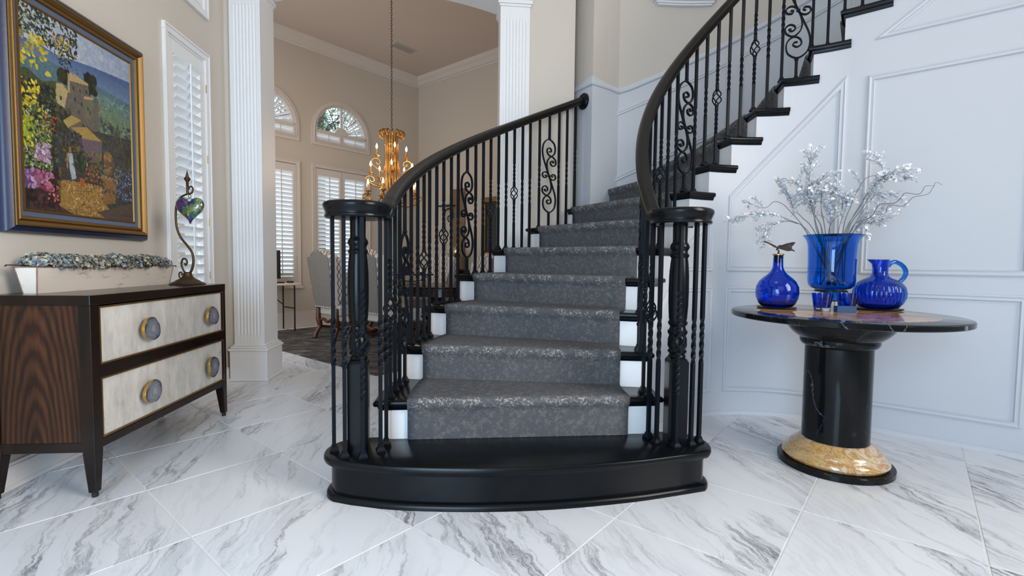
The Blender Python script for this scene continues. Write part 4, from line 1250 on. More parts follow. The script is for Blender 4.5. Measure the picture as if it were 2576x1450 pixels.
def paint_image():
    W_, H_ = 250, 320
    rs = np.random.RandomState(5)
    uu, vv = np.meshgrid(np.linspace(0, 1, W_), np.linspace(0, 1, H_))
    img = np.zeros((H_, W_, 3))
    lerp = lambda a, b, t: np.array(a) + (np.array(b) - np.array(a)) * t[..., None]
    noise = rs.rand(H_, W_)
    def blur(a, n):
        for _ in range(n):
            a = (a + np.roll(a, 1, 0) + np.roll(a, -1, 0) + np.roll(a, 1, 1) + np.roll(a, -1, 1)) / 5
        return a
    soft = blur(noise, 12); soft = (soft - soft.min()) / (soft.max() - soft.min())
    med = blur(rs.rand(H_, W_), 4); med = (med - med.min()) / (med.max() - med.min())
    img[:] = lerp((142, 160, 192), (214, 216, 218), np.clip(.75 + (soft - .5) * .9 - uu * .55, 0, 1))
    def inside(poly):
        c = np.zeros((H_, W_), bool); n = len(poly)
        for i in range(n):
            x0, y0 = poly[i - 1]; x1, y1 = poly[i]
            if y0 == y1: continue
            cond = ((y0 > vv) != (y1 > vv)) & (uu < (x1 - x0) * (vv - y0) / (y1 - y0) + x0)
            c ^= cond
        return c
    def fill(poly, c0, c1, fld=soft, a=1.0):
        m = inside(poly); col = lerp(c0, c1, fld); img[m] = img[m] * (1 - a) + col[m] * a
    def dabs(n, box_, cols, s0, s1, asp=1.8, a=1.0):
        for _ in range(n):
            x, y = rs.uniform(box_[0], box_[1]), rs.uniform(box_[2], box_[3])
            s = rs.uniform(s0, s1); th = rs.uniform(0, 3.14); c = np.array(cols[rs.randint(len(cols))]) * rs.uniform(.8, 1.15)
            x0, x1 = int(max(0, (x - s * 2) * W_)), int(min(W_, (x + s * 2) * W_ + 1)); y0, y1 = int(max(0, (y - s * 2) * H_)), int(min(H_, (y + s * 2) * H_ + 1))
            if x1 <= x0 or y1 <= y0: continue
            du, dv = (uu[y0:y1, x0:x1] - x), (vv[y0:y1, x0:x1] - y) * 1.28
            p = (du * math.cos(th) + dv * math.sin(th)) / s; q_ = (-du * math.sin(th) + dv * math.cos(th)) / s * asp
            m = p * p + q_ * q_ < 1
            img[y0:y1, x0:x1][m] = img[y0:y1, x0:x1][m] * (1 - a) + c * a
    sky = [(0, .17), (.15, .165), (.28, .175), (.42, .16), (.63, .14), (1, .12), (1, 1.1), (0, 1.1)]
    m_ = inside(sky); tt = np.clip((vv - .13) / .14, 0, 1); colr = lerp((78, 100, 146), (112, 140, 170), np.clip(tt + (soft - .5) * .5, 0, 1)); img[m_] = colr[m_]
    fill([(0, .25), (.17, .22), (.40, .234), (.62, .237), (1, .26), (1, 1.1), (0, 1.1)], (62, 96, 120), (112, 140, 140), med)
    fill([(.45, .27), (.7, .27), (1, .31), (1, 1.1), (.4, 1.1)], (84, 118, 124), (128, 152, 140), soft)
    fill([(.55, .34), (.8, .335), (1, .38), (1, 1.1), (.4, 1.1)], (78, 108, 92), (138, 156, 118), med)
    dabs(160, (.6, 1, .27, .5), [(96, 124, 104), (130, 150, 124), (70, 96, 110), (150, 166, 150)], .008, .025, 3, .6)
    fill([(0, .32), (.06, .31), (.16, .345), (.28, .31), (.34, .40), (.36, 1.1), (0, 1.1)], (52, 66, 44), (92, 100, 62), med)
    fill([(.25, .45), (.66, .50), (1, .48), (1, 1.1), (.2, 1.1)], (36, 42, 48), (80, 86, 76), med)
    dabs(240, (.55, 1, .42, .75), [(44, 52, 56), (64, 76, 70), (84, 72, 66), (56, 66, 90), (96, 90, 60)], .01, .03, 2.2, .7)
    # trees round the keep, keep, houses
    dabs(60, (.29, .38, .235, .30), [(34, 38, 30), (48, 54, 38), (60, 62, 42)], .012, .025, 1.4)
    dabs(70, (.53, .62, .20, .30), [(30, 36, 30), (44, 52, 38)], .012, .028, 1.4)
    fill([(.371, .239), (.556, .255), (.561, .32), (.652, .307), (.65, .492), (.607, .511), (.362, .462), (.334, .441), (.338, .369), (.368, .343)], (84, 84, 82), (128, 116, 98), med)
    fill([(.371, .239), (.419, .23), (.556, .251), (.556, .262), (.378, .279)], (176, 152, 112), (196, 170, 122))
    fill([(.371, .239), (.385, .24), (.387, .345), (.368, .343)], (170, 146, 100), (188, 164, 116))
    fill([(.271, .325), (.368, .343), (.334, .441), (.265, .423)], (170, 158, 110), (190, 176, 130), med)
    fill([(.271, .323), (.327, .314), (.375, .346), (.327, .361)], (186, 160, 104), (206, 178, 120))
    fill([(.512, .338), (.601, .32), (.587, .438), (.514, .445)], (98, 104, 88), (124, 120, 96), med)
    fill([(.512, .330), (.601, .316), (.601, .33), (.512, .345)], (190, 150, 110), (196, 160, 120))
    for x, y in ((.41, .30), (.47, .30), (.53, .29), (.42, .36), (.48, .37), (.45, .42), (.30, .38), (.54, .38), (.56, .40)):
        fill([(x, y), (x + .014, y), (x + .014, y + .022), (x, y + .022)], (50, 52, 58), (60, 62, 66))
    fill([(.217, .336), (.231, .431), (.22, .512), (.193, .518), (.192, .441)], (28, 40, 36), (44, 56, 46))
    dabs(90, (.25, .38, .44, .55), [(60, 66, 50), (90, 92, 62), (44, 50, 44)], .01, .022, 1.6, .8)
    fill([(.319, .507), (.391, .462), (.481, .471), (.357, .536)], (164, 140, 78), (190, 166, 98), med)
    fill([(.357, .536), (.481, .471), (.485, .51), (.40, .55)], (100, 92, 80), (120, 108, 90))
    fill([(.387, .528), (.527, .497), (.673, .552), (.46, .571)], (158, 132, 68), (186, 158, 88), med)
    fill([(.46, .571), (.673, .552), (.666, .667), (.531, .698), (.456, .635)], (94, 80, 96), (124, 106, 112), med)
    dabs(160, (.28, .48, .55, .66), [(46, 44, 48), (74, 66, 74), (58, 66, 50), (92, 84, 86)], .01, .02, 1.6)
    dabs(120, (.3, .66, .63, .74), [(52, 62, 40), (90, 96, 56), (120, 110, 50), (60, 50, 60)], .008, .02, 1.8)
    # terrace
    fill([(.298, .819), (.658, .812), (.688, .913), (.83, 1.01), (.0, 1.01), (.2, .93)], (128, 94, 40), (196, 156, 92), med)
    dabs(120, (.34, .70, .83, 1.0), [(206, 168, 108), (214, 178, 116), (190, 142, 80)], .008, .022, 4.5)
    dabs(150, (.30, .74, .83, 1.0), [(110, 86, 52), (96, 80, 56), (128, 96, 54)], .007, .020, 5.0)
    fill([(.60, .97), (1.01, .88), (1.01, 1.01), (.72, 1.01)], (74, 64, 62), (104, 88, 72), med)
    fill([(0, .93), (.2, .94), (.42, 1.01), (0, 1.01)], (52, 40, 40), (90, 72, 50), med)
    for i in range(13):
        x = .30 + i * .03; fill([(x, .765), (x + .005, .765), (x + .005, .825), (x, .825)], (70, 34, 30), (86, 44, 36))
    fill([(.29, .758), (.67, .765), (.67, .772), (.29, .766)], (90, 50, 44), (104, 62, 50))
    dabs(30, (.3, .66, .78, .82), [(96, 50, 44), (120, 66, 54)], .006, .012, 3)
    fill([(.67, .755), (.814, .772), (.797, .903), (.67, .915)], (120, 86, 50), (158, 116, 68), med)
    fill([(.66, .742), (.825, .752), (.825, .77), (.66, .765)], (150, 112, 70), (170, 130, 86))
    dabs(80, (.70, .765, .615, .73), [(132, 98, 64), (112, 84, 58), (154, 116, 76)], .012, .024, 1.3)
    fill([(.159, .777), (.288, .758), (.277, .942), (.181, .951)], (92, 74, 40), (124, 100, 54), med)
    dabs(70, (.18, .245, .61, .71), [(112, 92, 52), (134, 110, 60), (90, 76, 44)], .012, .024, 1.3)
    # figure in a pale dress, potted palm
    fill([(.352, .672), (.386, .67), (.405, .74), (.416, .799), (.378, .813), (.362, .761)], (150, 166, 180), (188, 200, 206))
    fill([(.358, .635), (.378, .635), (.380, .668), (.360, .668)], (150, 96, 60), (170, 112, 74))
    fill([(.340, .675), (.352, .674), (.345, .76), (.336, .75)], (166, 120, 86), (176, 130, 96))
    fill([(.39, .812), (.40, .812), (.402, .84), (.392, .84)], (170, 120, 80), (176, 130, 90))
    for _ in range(46):
        th = rs.uniform(.3, 2.84); l_ = rs.uniform(.06, .11)
        x1, y1 = .468 + l_ * math.cos(th), .76 - l_ * math.sin(th) * .95
        c = [(36, 58, 44), (58, 84, 60), (28, 44, 38)][rs.randint(3)]
        fill([(.462, .765), (.474, .765), (x1 + .004, y1), (x1 - .004, y1)], c, c)
    fill([(.445, .79), (.497, .79), (.487, .842), (.456, .842)], (150, 82, 50), (172, 102, 64))
    # flower beds and overhanging leaves
    dabs(260, (.66, 1.0, .66, .86), [(60, 76, 60), (100, 114, 92), (54, 60, 92), (130, 136, 150), (46, 54, 48)], .004, .011, 1.8)
    dabs(120, (.82, 1.0, .70, .88), [(60, 78, 140), (96, 110, 160), (36, 46, 88), (150, 156, 176)], .005, .012, 1.8)
    dabs(60, (.5, .66, .70, .80), [(170, 60, 50), (150, 140, 80), (200, 110, 90), (60, 74, 50)], .005, .011, 1.6)
    dabs(1500, (-.02, .26, .36, .80), [(28, 30, 34), (44, 52, 38), (64, 72, 50), (38, 42, 58), (86, 94, 62)], .008, .022, 1.9)
    dabs(620, (-.02, .22, .46, .80), [(120, 140, 60), (150, 168, 96), (176, 180, 60), (96, 120, 70), (190, 200, 170), (70, 100, 60)], .005, .012, 2.2)
    dabs(50, (-.01, .14, .36, .50), [(212, 190, 40), (226, 206, 70)], .008, .018, 1.9)
    dabs(60, (-.01, .08, .54, .68), [(206, 196, 50), (160, 180, 60)], .01, .02, 1.9)
    dabs(26, (.16, .28, .50, .60), [(200, 70, 40), (190, 120, 60), (150, 60, 50)], .005, .010, 1.6)
    dabs(220, (-.02, .25, .80, .98), [(38, 22, 28), (60, 34, 44), (84, 48, 60), (48, 40, 36)], .014, .035, 1.8)
    dabs(110, (-.02, .11, .80, .89), [(150, 110, 160), (124, 82, 140), (190, 160, 196), (96, 60, 110)], .010, .024, 1.6)
    dabs(70, (.08, .22, .80, .89), [(170, 110, 146), (150, 66, 104), (190, 150, 176), (160, 50, 84)], .009, .022, 1.6)
    dabs(80, (.09, .20, .66, .75), [(190, 160, 190), (160, 110, 160), (214, 196, 214)], .008, .018, 1.6)
    dabs(24, (.16, .26, .84, .94), [(206, 90, 90), (214, 130, 110)], .007, .012, 1.6)
    dabs(330, (-.02, .46, .0, .15), [(36, 44, 40), (56, 66, 50), (74, 86, 62), (40, 50, 70)], .007, .019, 2.2)
    dabs(120, (-.02, .40, .02, .20), [(150, 160, 110), (96, 110, 70), (190, 196, 190), (60, 84, 150)], .007, .016, 2.2)
    dabs(70, (-.02, .22, .13, .30), [(206, 190, 40), (222, 206, 70), (180, 160, 40)], .009, .020, 1.8)
    dabs(30, (.26, .42, .06, .17), [(210, 190, 60), (196, 150, 60)], .008, .016, 1.8)
    dabs(60, (.30, .46, .10, .24), [(38, 44, 40), (60, 60, 46)], .006, .013, 2.2)
    # dark scrawl of a signature in the lower right corner
    fill([(.86, .975), (.865, .962), (.87, .962), (.868, .978)], (30, 24, 22), (30, 24, 22)); 
    for i in range(7): fill([(.885 + i * .014, .972), (.893 + i * .014, .964), (.897 + i * .014, .966), (.889 + i * .014, .976)], (34, 26, 24), (34, 26, 24))
    stroke = blur(rs.rand(H_, W_), 2); stroke = (stroke - stroke.min()) / (stroke.max() - stroke.min())
    img *= (.93 + .14 * stroke)[..., None]
    img += (rs.rand(H_, W_, 1) - .5) * 12
    img = np.clip(img * .93, 0, 255) / 255
    lin = np.where(img <= .04045, img / 12.92, ((img + .055) / 1.055) ** 2.4)
    return lin, W_, H_
lin, W_, H_ = paint_image()
vs = []
for j in range(H_):
    z = PZ1 - (PZ1 - PZ0) * j / (H_ - 1)
    for i in range(W_): vs.append((XL + .0195, PY0 + (PY1 - PY0) * i / (W_ - 1), z))
fs = [(j * W_ + i, j * W_ + i + 1, (j + 1) * W_ + i + 1, (j + 1) * W_ + i) for j in range(H_ - 1) for i in range(W_ - 1)]
cv = put('canvas', (vs, fs), M['paint'], pt)
ca = cv.data.color_attributes.new('col', 'FLOAT_COLOR', 'POINT')
ca.data.foreach_set('color', np.concatenate([lin.reshape(-1, 3), np.ones((W_ * H_, 1))], 1).astype(np.float32).ravel())
put('backing_board', box(XL + .001, XL + .018, PY0 - .07, PY1 + .07, PZ0 - .07, PZ1 + .07), M['soil'], pt)

# ------------------------------------------------------------------ planter trough with dried hydrangeas
TX0, TX1, TY0, TY1, TZ = -1.876, -1.822, 2.245, 3.17, CZ
pb = thing('planter_trough', 'long tapered cream distressed wooden trough on the chest', 'planter', loc=((TX0 + TX1) / 2, (TY0 + TY1) / 2, TZ))
h_ = .112; fl_ = .017
def trough(inset, z0, z1, f0, f1):
    a = [(TX0 + inset - f0, TY0 + inset - f0), (TX1 - inset + f0, TY0 + inset - f0), (TX1 - inset + f0, TY1 - inset + f0), (TX0 + inset - f0, TY1 - inset + f0)]
    b = [(TX0 + inset - f1, TY0 + inset - f1), (TX1 - inset + f1, TY0 + inset - f1), (TX1 - inset + f1, TY1 - inset + f1), (TX0 + inset - f1, TY1 - inset + f1)]
    return [[(x, y, z0) for x, y in a], [(x, y, z1) for x, y in b]]
ro_ = trough(0, TZ, TZ + h_, 0, fl_); ri_ = trough(.007, TZ + .012, TZ + h_, 0, fl_)
put('box', loft([ro_[0], ro_[1], ri_[1], ri_[0]]), M['distressed'], pb, fix=True)
put('rubbed_corner', join(*[tube([ro_[0][k], ro_[1][k]], .0022, 6) for k in range(4)], tube(ro_[1], .0022, 6, closed=True)), mat('bare_wood_edge', srgb(150, 116, 96), .8, var=.6, vscale=60), pb)
put('moss_fill', box(TX0 + .002, TX1 - .002, TY0 + .01, TY1 - .01, TZ + .06, TZ + h_ - .008), M['soil'], pb)
pal = [srgb(112, 132, 146), srgb(134, 150, 160), srgb(160, 164, 158), srgb(186, 180, 160), srgb(148, 140, 112), srgb(96, 108, 128), srgb(120, 120, 106), srgb(172, 176, 172), srgb(92, 84, 70)]
HP = []
ORD = ['leftmost of all', 'second from the left end', 'third from the left end', 'fourth from the left end', 'fifth from the left end', 'sixth from the left end', 'middle of the row', 'sixth from the right end', 'fifth from the right end', 'fourth from the right end', 'third from the right end', 'second from the right end', 'rightmost beside the scroll stand']
hr = random.Random(21)
nh = 13
for i in range(nh):
    y = TY0 + .065 + (TY1 - TY0 - .12) * i / (nh - 1); x = (TX0 + TX1) / 2 + hr.uniform(-.012, .02)
    HP.append((x, y, TZ + h_ + .008 + hr.uniform(-.004, .012), hr.uniform(.056, .066)))
for i, (x, y, z, r) in enumerate(HP):
    vs, fs, cols = [], [], []
    tint = [hr.choice(pal) for _ in range(3)]
    for j in range(420):
        th = hr.uniform(0, 2 * pi); ph = math.acos(hr.uniform(-.25, 1)); rr = r * hr.uniform(.72, 1.03)
        n_ = np.array([math.sin(ph) * math.cos(th), math.sin(ph) * math.sin(th), math.cos(ph)])
        c = np.array([x, y, z]) + n_ * rr * np.array([1.15, .95, .78])
        n_ = unit(n_ + np.array([hr.uniform(-.6, .6), hr.uniform(-.6, .6), hr.uniform(-.6, .6)]))
        a = unit(np.cross(n_, (hr.uniform(-1, 1), hr.uniform(-1, 1), .3))); b2 = np.cross(n_, a)
        s_ = hr.uniform(.0055, .0085); col = hr.choice(tint) if hr.random() < .75 else hr.choice(pal)
        sh_ = hr.uniform(.75, 1.15); col = (col[0] * sh_, col[1] * sh_, col[2] * sh_, 1)
        for q_ in range(4):
            d1 = a * math.cos(q_ * pi / 2) + b2 * math.sin(q_ * pi / 2); d2 = -a * math.sin(q_ * pi / 2) + b2 * math.cos(q_ * pi / 2)
            k = len(vs)
            vs += [tuple(c), tuple(c + s_ * (.45 * d1 + .42 * d2) + n_ * .001), tuple(c + s_ * (1.0 * d1 + .36 * d2) + n_ * .003), tuple(c + s_ * (1.0 * d1 - .36 * d2) + n_ * .003), tuple(c + s_ * (.45 * d1 - .42 * d2) + n_ * .001)]
            fs.append((k, k + 1, k + 2, k + 3, k + 4)); cols += [col] * 5
    o = thing('hydrangea_head', 'dried blue-grey hydrangea head in the trough, ' + ORD[i], 'flower', loc=(x, y, z - .03), group='dried hydrangea heads in the trough')
    f_o = put('florets', (vs, fs), M['petal'], o)
    ca = f_o.data.color_attributes.new('col', 'FLOAT_COLOR', 'POINT'); ca.data.foreach_set('color', np.array(cols, dtype=np.float32).ravel())
    put('stem', tube([(x, y, z - .045), (x, y, z + .01)], .004, 5), M['darkleaf'], o)
    if i in (0, 1, 5, 9, nh - 1):
        dirs = {0: (-.3, -1), 1: (.9, -.5), 5: (1, .2), 9: (1, -.2), nh - 1: (.3, 1)}[i]
        d = unit(np.array([dirs[0], dirs[1], 0])); sd = np.array([-d[1], d[0], 0])
        base = np.array([x, y, z - .008]); L_ = .13 if i in (0, nh - 1) else .10
        rows_ = []
        for t, w_, dz in ((.3, .004, 0), (.5, .022, .002), (.75, .024, .006 if i else .004), (.92, .012, .004), (1, .001, -.002)):
            c = base + d * L_ * t + np.array([0, 0, dz]); rows_.append([tuple(c - sd * w_), tuple(c + np.array([0, 0, -.004])), tuple(c + sd * w_)])
        put('leaf', loft(rows_, closed=False), M['darkleaf'], o)

# ------------------------------------------------------------------ heart ornament on its scroll stand
HX, HY = -1.69, 3.125
cr_, sr_ = math.cos(-YAW), math.sin(-YAW)
def hp(x, y):                       # ornament plane: across, height
    a = (x - 255) * .00053
    return (HX + a * cr_, HY + a * sr_, CZ + (1340 - y) * .00053)
hs_ = thing('scroll_stand', 'antique bronze scroll stand with spear finial on the chest end', 'ornament stand', loc=(HX, HY, CZ))
put('base', lathe([(.094, 0), (.096, .004), (.088, .009), (.086, .012), (.066, .020), (.064, .024), (.045, .034), (.030, .046), (.024, .060), (.022, .070), (.014, .076)], 32, (HX, HY, CZ)), M['bronze'], hs_, smooth='angle')
main = smoothpath([hp(*p) for p in [(262, 1225), (300, 1180), (325, 1080), (312, 975), (255, 890), (185, 800), (145, 690), (136, 560), (150, 430), (200, 350), (272, 312), (322, 300), (338, 258), (322, 226), (296, 240), (292, 262)]], 5)
put('main_scroll', tube(main, [.0075 - .003 * i / len(main) for i in range(len(main))], 8), M['bronze'], hs_, smooth=True)
put('inner_scroll', tube(smoothpath([hp(*p) for p in [(240, 1220), (205, 1170), (188, 1105), (205, 1050), (238, 1050), (252, 1085), (238, 1118), (222, 1100)]], 5), .0055, 8), M['bronze'], hs_, smooth=True)
put('small_scroll', tube(smoothpath([hp(*p) for p in [(185, 1285), (162, 1260), (158, 1220), (175, 1200), (192, 1215), (184, 1234)]], 5), .0042, 8), M['bronze'], hs_, smooth=True)
fx, fy, fz = hp(276, 312)
put('finial', lathe([(.007, 0), (.0065, .045), (.009, .050), (.006, .055), (.009, .062), (.006, .068), (.010, .076), (.016, .086), (.0175, .092), (.014, .098), (.009, .100), (.010, .104), (.0065, .114), (.0005, .145)], 14, (fx, fy, fz)), M['bronze'], hs_, smooth='angle')
ho = thing('glass_heart', 'iridescent mosaic glass heart hanging from the bronze stand', 'ornament', loc=hp(300, 510))
n = 48; rings = []
def heart_r(t):
    x = 16 * math.sin(t) ** 3; y = 13 * math.cos(t) - 5 * math.cos(2 * t) - 2 * math.cos(3 * t) - math.cos(4 * t)
    return x / 16, (y + 2.5) / 16
for i in range(11):
    t = -1 + 2 * i / 10; s_ = max(math.sqrt(max(0, 1 - t * t)), .03)
    ring = []
    for k in range(n):
        hx_, hy_ = heart_r(2 * pi * k / n)
        a = hx_ * .086 * s_; zz = hy_ * .088 * s_
        c = hp(300, 500)
        ring.append((c[0] + a * cr_ - t * .036 * -sr_, c[1] + a * sr_ + t * .036 * cr_, c[2] + zz))
    rings.append(ring)
put('heart_body', loft(rings), M['heart'], ho, smooth=True, fix=True)
c = hp(300, 372)
put('cap', lathe([(.016, -.012), (.015, .0), (.009, .006), (.005, .010)], 14, c), M['clear'], ho, smooth='angle')
put('hanger_loop', tube([(c[0] + .008 * math.cos(a) * cr_, c[1] + .008 * math.cos(a) * sr_, c[2] + .018 + .010 * math.sin(a)) for a in np.linspace(0, 2 * pi, 14)[:-1]], .0018, 6, closed=True), M['darkbronze'], ho)

# ------------------------------------------------------------------ round marble pedestal table
TCX, TCY, TZT = 1.856, 2.271, .768
tb = thing('pedestal_table', 'round black marble pedestal table with golden marble base ring', 'table', loc=(TCX, TCY, 0))
tp = put('table_top', lathe([(.485, TZT - .030), (.493, TZT - .028), (.497, TZT - .024), (.497, TZT - .006), (.494, TZT - .002), (.488, TZT)], 96, (TCX, TCY, 0)), M['blackmarble'], tb, smooth='angle')
put('inlay', lathe([(.385, TZT - .0004), (.385, TZT + .0008)], 72, (TCX, TCY, 0)), M['inlay'], tp)
put('collar', lathe([(.150, .600), (.165, .610), (.172, .625), (.172, .640), (.185, .648), (.205, .665), (.226, .690), (.230, .700), (.246, .716), (.250, .738)], 64, (TCX, TCY, 0)), M['blackmarble'], tb, smooth='angle')
put('column', lathe([(.147, .090), (.147, .61)], 64, (TCX, TCY, 0)), M['blackmarble'], tb, smooth='angle')
put('base_ring', lathe([(.215, .028), (.226, .034), (.232, .046), (.230, .058), (.222, .070), (.210, .076), (.206, .082), (.204, .092), (.196, .100), (.178, .112), (.160, .128), (.150, .134)], 64, (TCX, TCY, 0)), M['goldmarble'], tb, smooth='angle')
put('plinth', lathe([(.250, 0), (.253, .003), (.253, .026), (.250, .029)], 64, (TCX, TCY, 0)), M['blackmarble'], tb, smooth='angle')

def vessel(outer, inner):
    return outer + list(reversed(inner))
# bottle with butterfly stopper
BX, BY = 1.68, 2.514
o = put('coaster', lathe([(.070, 0), (.092, .001), (.098, .006), (.099, .008), (.094, .007), (.070, .0025)], 40, (BX, BY, TZT + .001)), M['dark'], smooth='angle')
tag(o, 'thin dark saucer under the blue bottle', 'saucer')
bo = [(.055, .004), (.072, .006), (.090, .024), (.103, .055), (.1075, .083), (.104, .115), (.090, .145), (.070, .166), (.050, .183), (.037, .197), (.029, .212), (.0255, .228), (.0240, .285)]
bi = [(.040, .010), (.068, .013), (.086, .028), (.099, .056), (.1035, .083), (.100, .113), (.0865, .142), (.067, .162), (.047, .178), (.033, .194), (.025, .211), (.0215, .228), (.0205, .285)]
o = put('glass_bottle', lathe(vessel(bo, bi), 64, (BX, BY, TZT + .003)), M['blue2'], smooth='angle')
tag(o, 'round bellied cobalt blue glass bottle with slim neck', 'bottle')
bs = thing('bottle_stopper', 'dark bronze butterfly stopper in the blue bottle neck', 'stopper', loc=(BX, BY, TZT + .285))
zt_ = TZT + .288
put('plug', lathe([(.012, -.042), (.019, -.034), (.0195, 0)], 20, (BX, BY, zt_)), M['dark'], bs, smooth='angle')
put('collar', lathe([(.027, 0), (.0285, .002), (.0285, .006), (.026, .008)], 24, (BX, BY, zt_)), M['brass'], bs, smooth='angle')
put('pin', lathe([(.0055, .006), (.0045, .03)], 10, (BX, BY, zt_)), M['darkbronze'], bs, smooth='angle')
def bw(x, y): a = (x - 445) * .000388; return np.array([BX + a * math.cos(-YAW), BY + a * math.sin(-YAW), TZT + .003 + (1210 - y) * .000388])
put('butterfly_body', tube([bw(415, 400), bw(430, 380), bw(452, 350), bw(470, 335)], [.004, .0065, .0075, .004], 8), M['darkbronze'], bs, smooth=True)
def wing(pts, dy0, dy1):
    P = [bw(*p) for p in pts]; n_ = len(P); nn_ = np.array([math.sin(YAW), math.cos(YAW), 0])
    c0 = P[0]
    mx_ = max(np.linalg.norm(p - c0) for p in P)
    A = [tuple(p + nn_ * (dy0 + (dy1 - dy0) * np.linalg.norm(p - c0) / mx_)) for p in P]
    B_ = [tuple(np.array(p) + nn_ * .004 + np.array([0, 0, .001])) for p in A]
    return loft([A, B_])
put('wing', wing([(440, 378), (470, 335), (520, 310), (585, 293), (603, 300), (588, 335), (575, 350), (578, 385), (603, 408), (600, 425), (575, 412), (530, 418), (490, 402)], 0, -.05), M['darkbronze'], bs, fix=True)
put('wing', wing([(440, 372), (405, 365), (360, 318), (305, 282), (303, 270), (322, 270), (375, 305), (425, 345)], 0, .055), M['darkbronze'], bs, fix=True)

# ribbed jug
JX, JY = 2.209, 2.436
o = put('coaster', lathe([(.080, 0), (.104, .001), (.110, .006), (.111, .008), (.106, .007), (.080, .0025)], 40, (JX, JY, TZT + .001)), M['dark'], smooth='angle')
tag(o, 'thin dark saucer under the ribbed blue jug', 'saucer')
jg = thing('glass_jug', 'ribbed cobalt blue glass jug with looped handle', 'jug', loc=(JX, JY, TZT + .003))
def rib(a, z):
    zz = z
    s_ = .035 * math.sin(min(1, max(0, (zz - .004) / .05)) * pi / 2) * (1 if zz < .13 else max(0, 1 - (zz - .13) / .045))
    return 1 + s_ * .8 * (abs(math.sin(a * 15)) - .6)
jo = [(.060, .003), (.085, .010), (.106, .035), (.118, .065), (.120, .092), (.114, .120), (.098, .144), (.076, .160), (.055, .170), (.042, .178), (.036, .190), (.0355, .215), (.037, .245), (.040, .268)]
ji = [(.050, .009), (.080, .016), (.101, .037), (.113, .066), (.115, .092), (.109, .118), (.094, .140), (.072, .155), (.051, .166), (.038, .175), (.032, .189), (.0315, .215), (.033, .245), (.036, .268)]
g = lathe(vessel(jo, ji), 180, (0, 0, 0), rib)
gv = []
for x, y, z in g[0]:                       # pouring lip towards the left
    if z > .22:
        a = math.atan2(y, x); t = (z - .22) / .048
        k = max(0, math.cos(a - pi)) ** 10 * t * t * .9
        x, y = x * (1 + k), y * (1 + k)
    gv.append((x + JX, y + JY, z + TZT + .003))
put('body', (gv, g[1]), M['blue2'], jg, smooth='angle')
def jp(x, y): a = (x - 1835) * .000384; return (JX + a * math.cos(-YAW), JY + a * math.sin(-YAW), TZT + .003 + (1240 - y) * .000384)
hp_ = smoothpath([jp(*p) for p in [(1945, 640), (1965, 600), (2030, 572), (2110, 600), (2175, 660), (2195, 730), (2165, 800), (2110, 850), (2065, 860)]], 5)
put('handle', tube(hp_, [.010] * 4 + [.0115] * (len(hp_) - 8) + [.013] * 4, 12), M['blue2'], jg, smooth=True)

# two tumblers and the glitter block
for (x, y, lab) in ((1.828, 2.364, 'small cobalt blue tumbler standing to the left of its twin, clear base'), (1.972, 2.372, 'small cobalt blue tumbler beside the ribbed jug, behind the glitter block')):
    t_ = thing('glass_tumbler', lab, 'tumbler', loc=(x, y, TZT + .001), group='blue tumblers on the round table')
    put('cup', lathe(vessel([(.0375, .017), (.040, .03), (.0485, .092)], [(.033, .021), (.0365, .034), (.0455, .092)]), 40, (x, y, TZT + .001)), M['blue2'], t_, smooth='angle')
    put('base', lathe([(.034, .0005), (.036, .003), (.0374, .0168)], 40, (x, y, TZT + .001)), M['clear'], t_, smooth='angle')
g = xf(box(-.048, .048, -.016, .016, 0, .031), (1.905, 2.300, TZT + .001), -.12)
o = put('glitter_block', g, M['glitter'], bevel=.002)
tag(o, 'small blue glitter block lying in front of the right tumbler', 'block')

# hurricane vase on an iron stand
VX, VY, VZ = 1.98, 2.50, TZT + .104
vs_ = thing('hurricane_vase', 'tall flared cobalt blue glass hurricane vase holding silver branches', 'vase', loc=(VX, VY, VZ))
vo = [(.030, .0), (.070, .001), (.094, .010), (.108, .028), (.113, .050), (.114, .12), (.1155, .20), (.118, .245), (.124, .268), (.134, .286), (.1430, .296)]
vi = [(.025, .005), (.068, .006), (.090, .014), (.1045, .030), (.1095, .051), (.1105, .12), (.112, .20), (.1145, .245), (.1205, .270), (.131, .289), (.1415, .2985)]
put('glass_bowl', lathe(vessel(vo, vi), 64, (VX, VY, VZ)), M['blue'], vs_, smooth='angle')
put('glass_foot', lathe([(.012, -.062), (.036, -.056), (.046, -.040), (.050, -.010), (.050, -.001)], 40, (VX, VY, VZ)), M['blue2'], vs_, smooth='angle')
sd_ = thing('vase_stand', 'black iron three-legged stand under the blue hurricane vase', 'stand', loc=(VX, VY, TZT))
put('ring', tube([(VX + .075 * math.cos(a), VY + .075 * math.sin(a), VZ - .006) for a in np.linspace(0, 2 * pi, 33)[:-1]], .004, 6, closed=True), M['dark'], sd_, smooth=True)
put('lower_ring', tube([(VX + .052 * math.cos(a), VY + .052 * math.sin(a), VZ - .058) for a in np.linspace(0, 2 * pi, 33)[:-1]], .003, 6, closed=True), M['dark'], sd_, smooth=True)
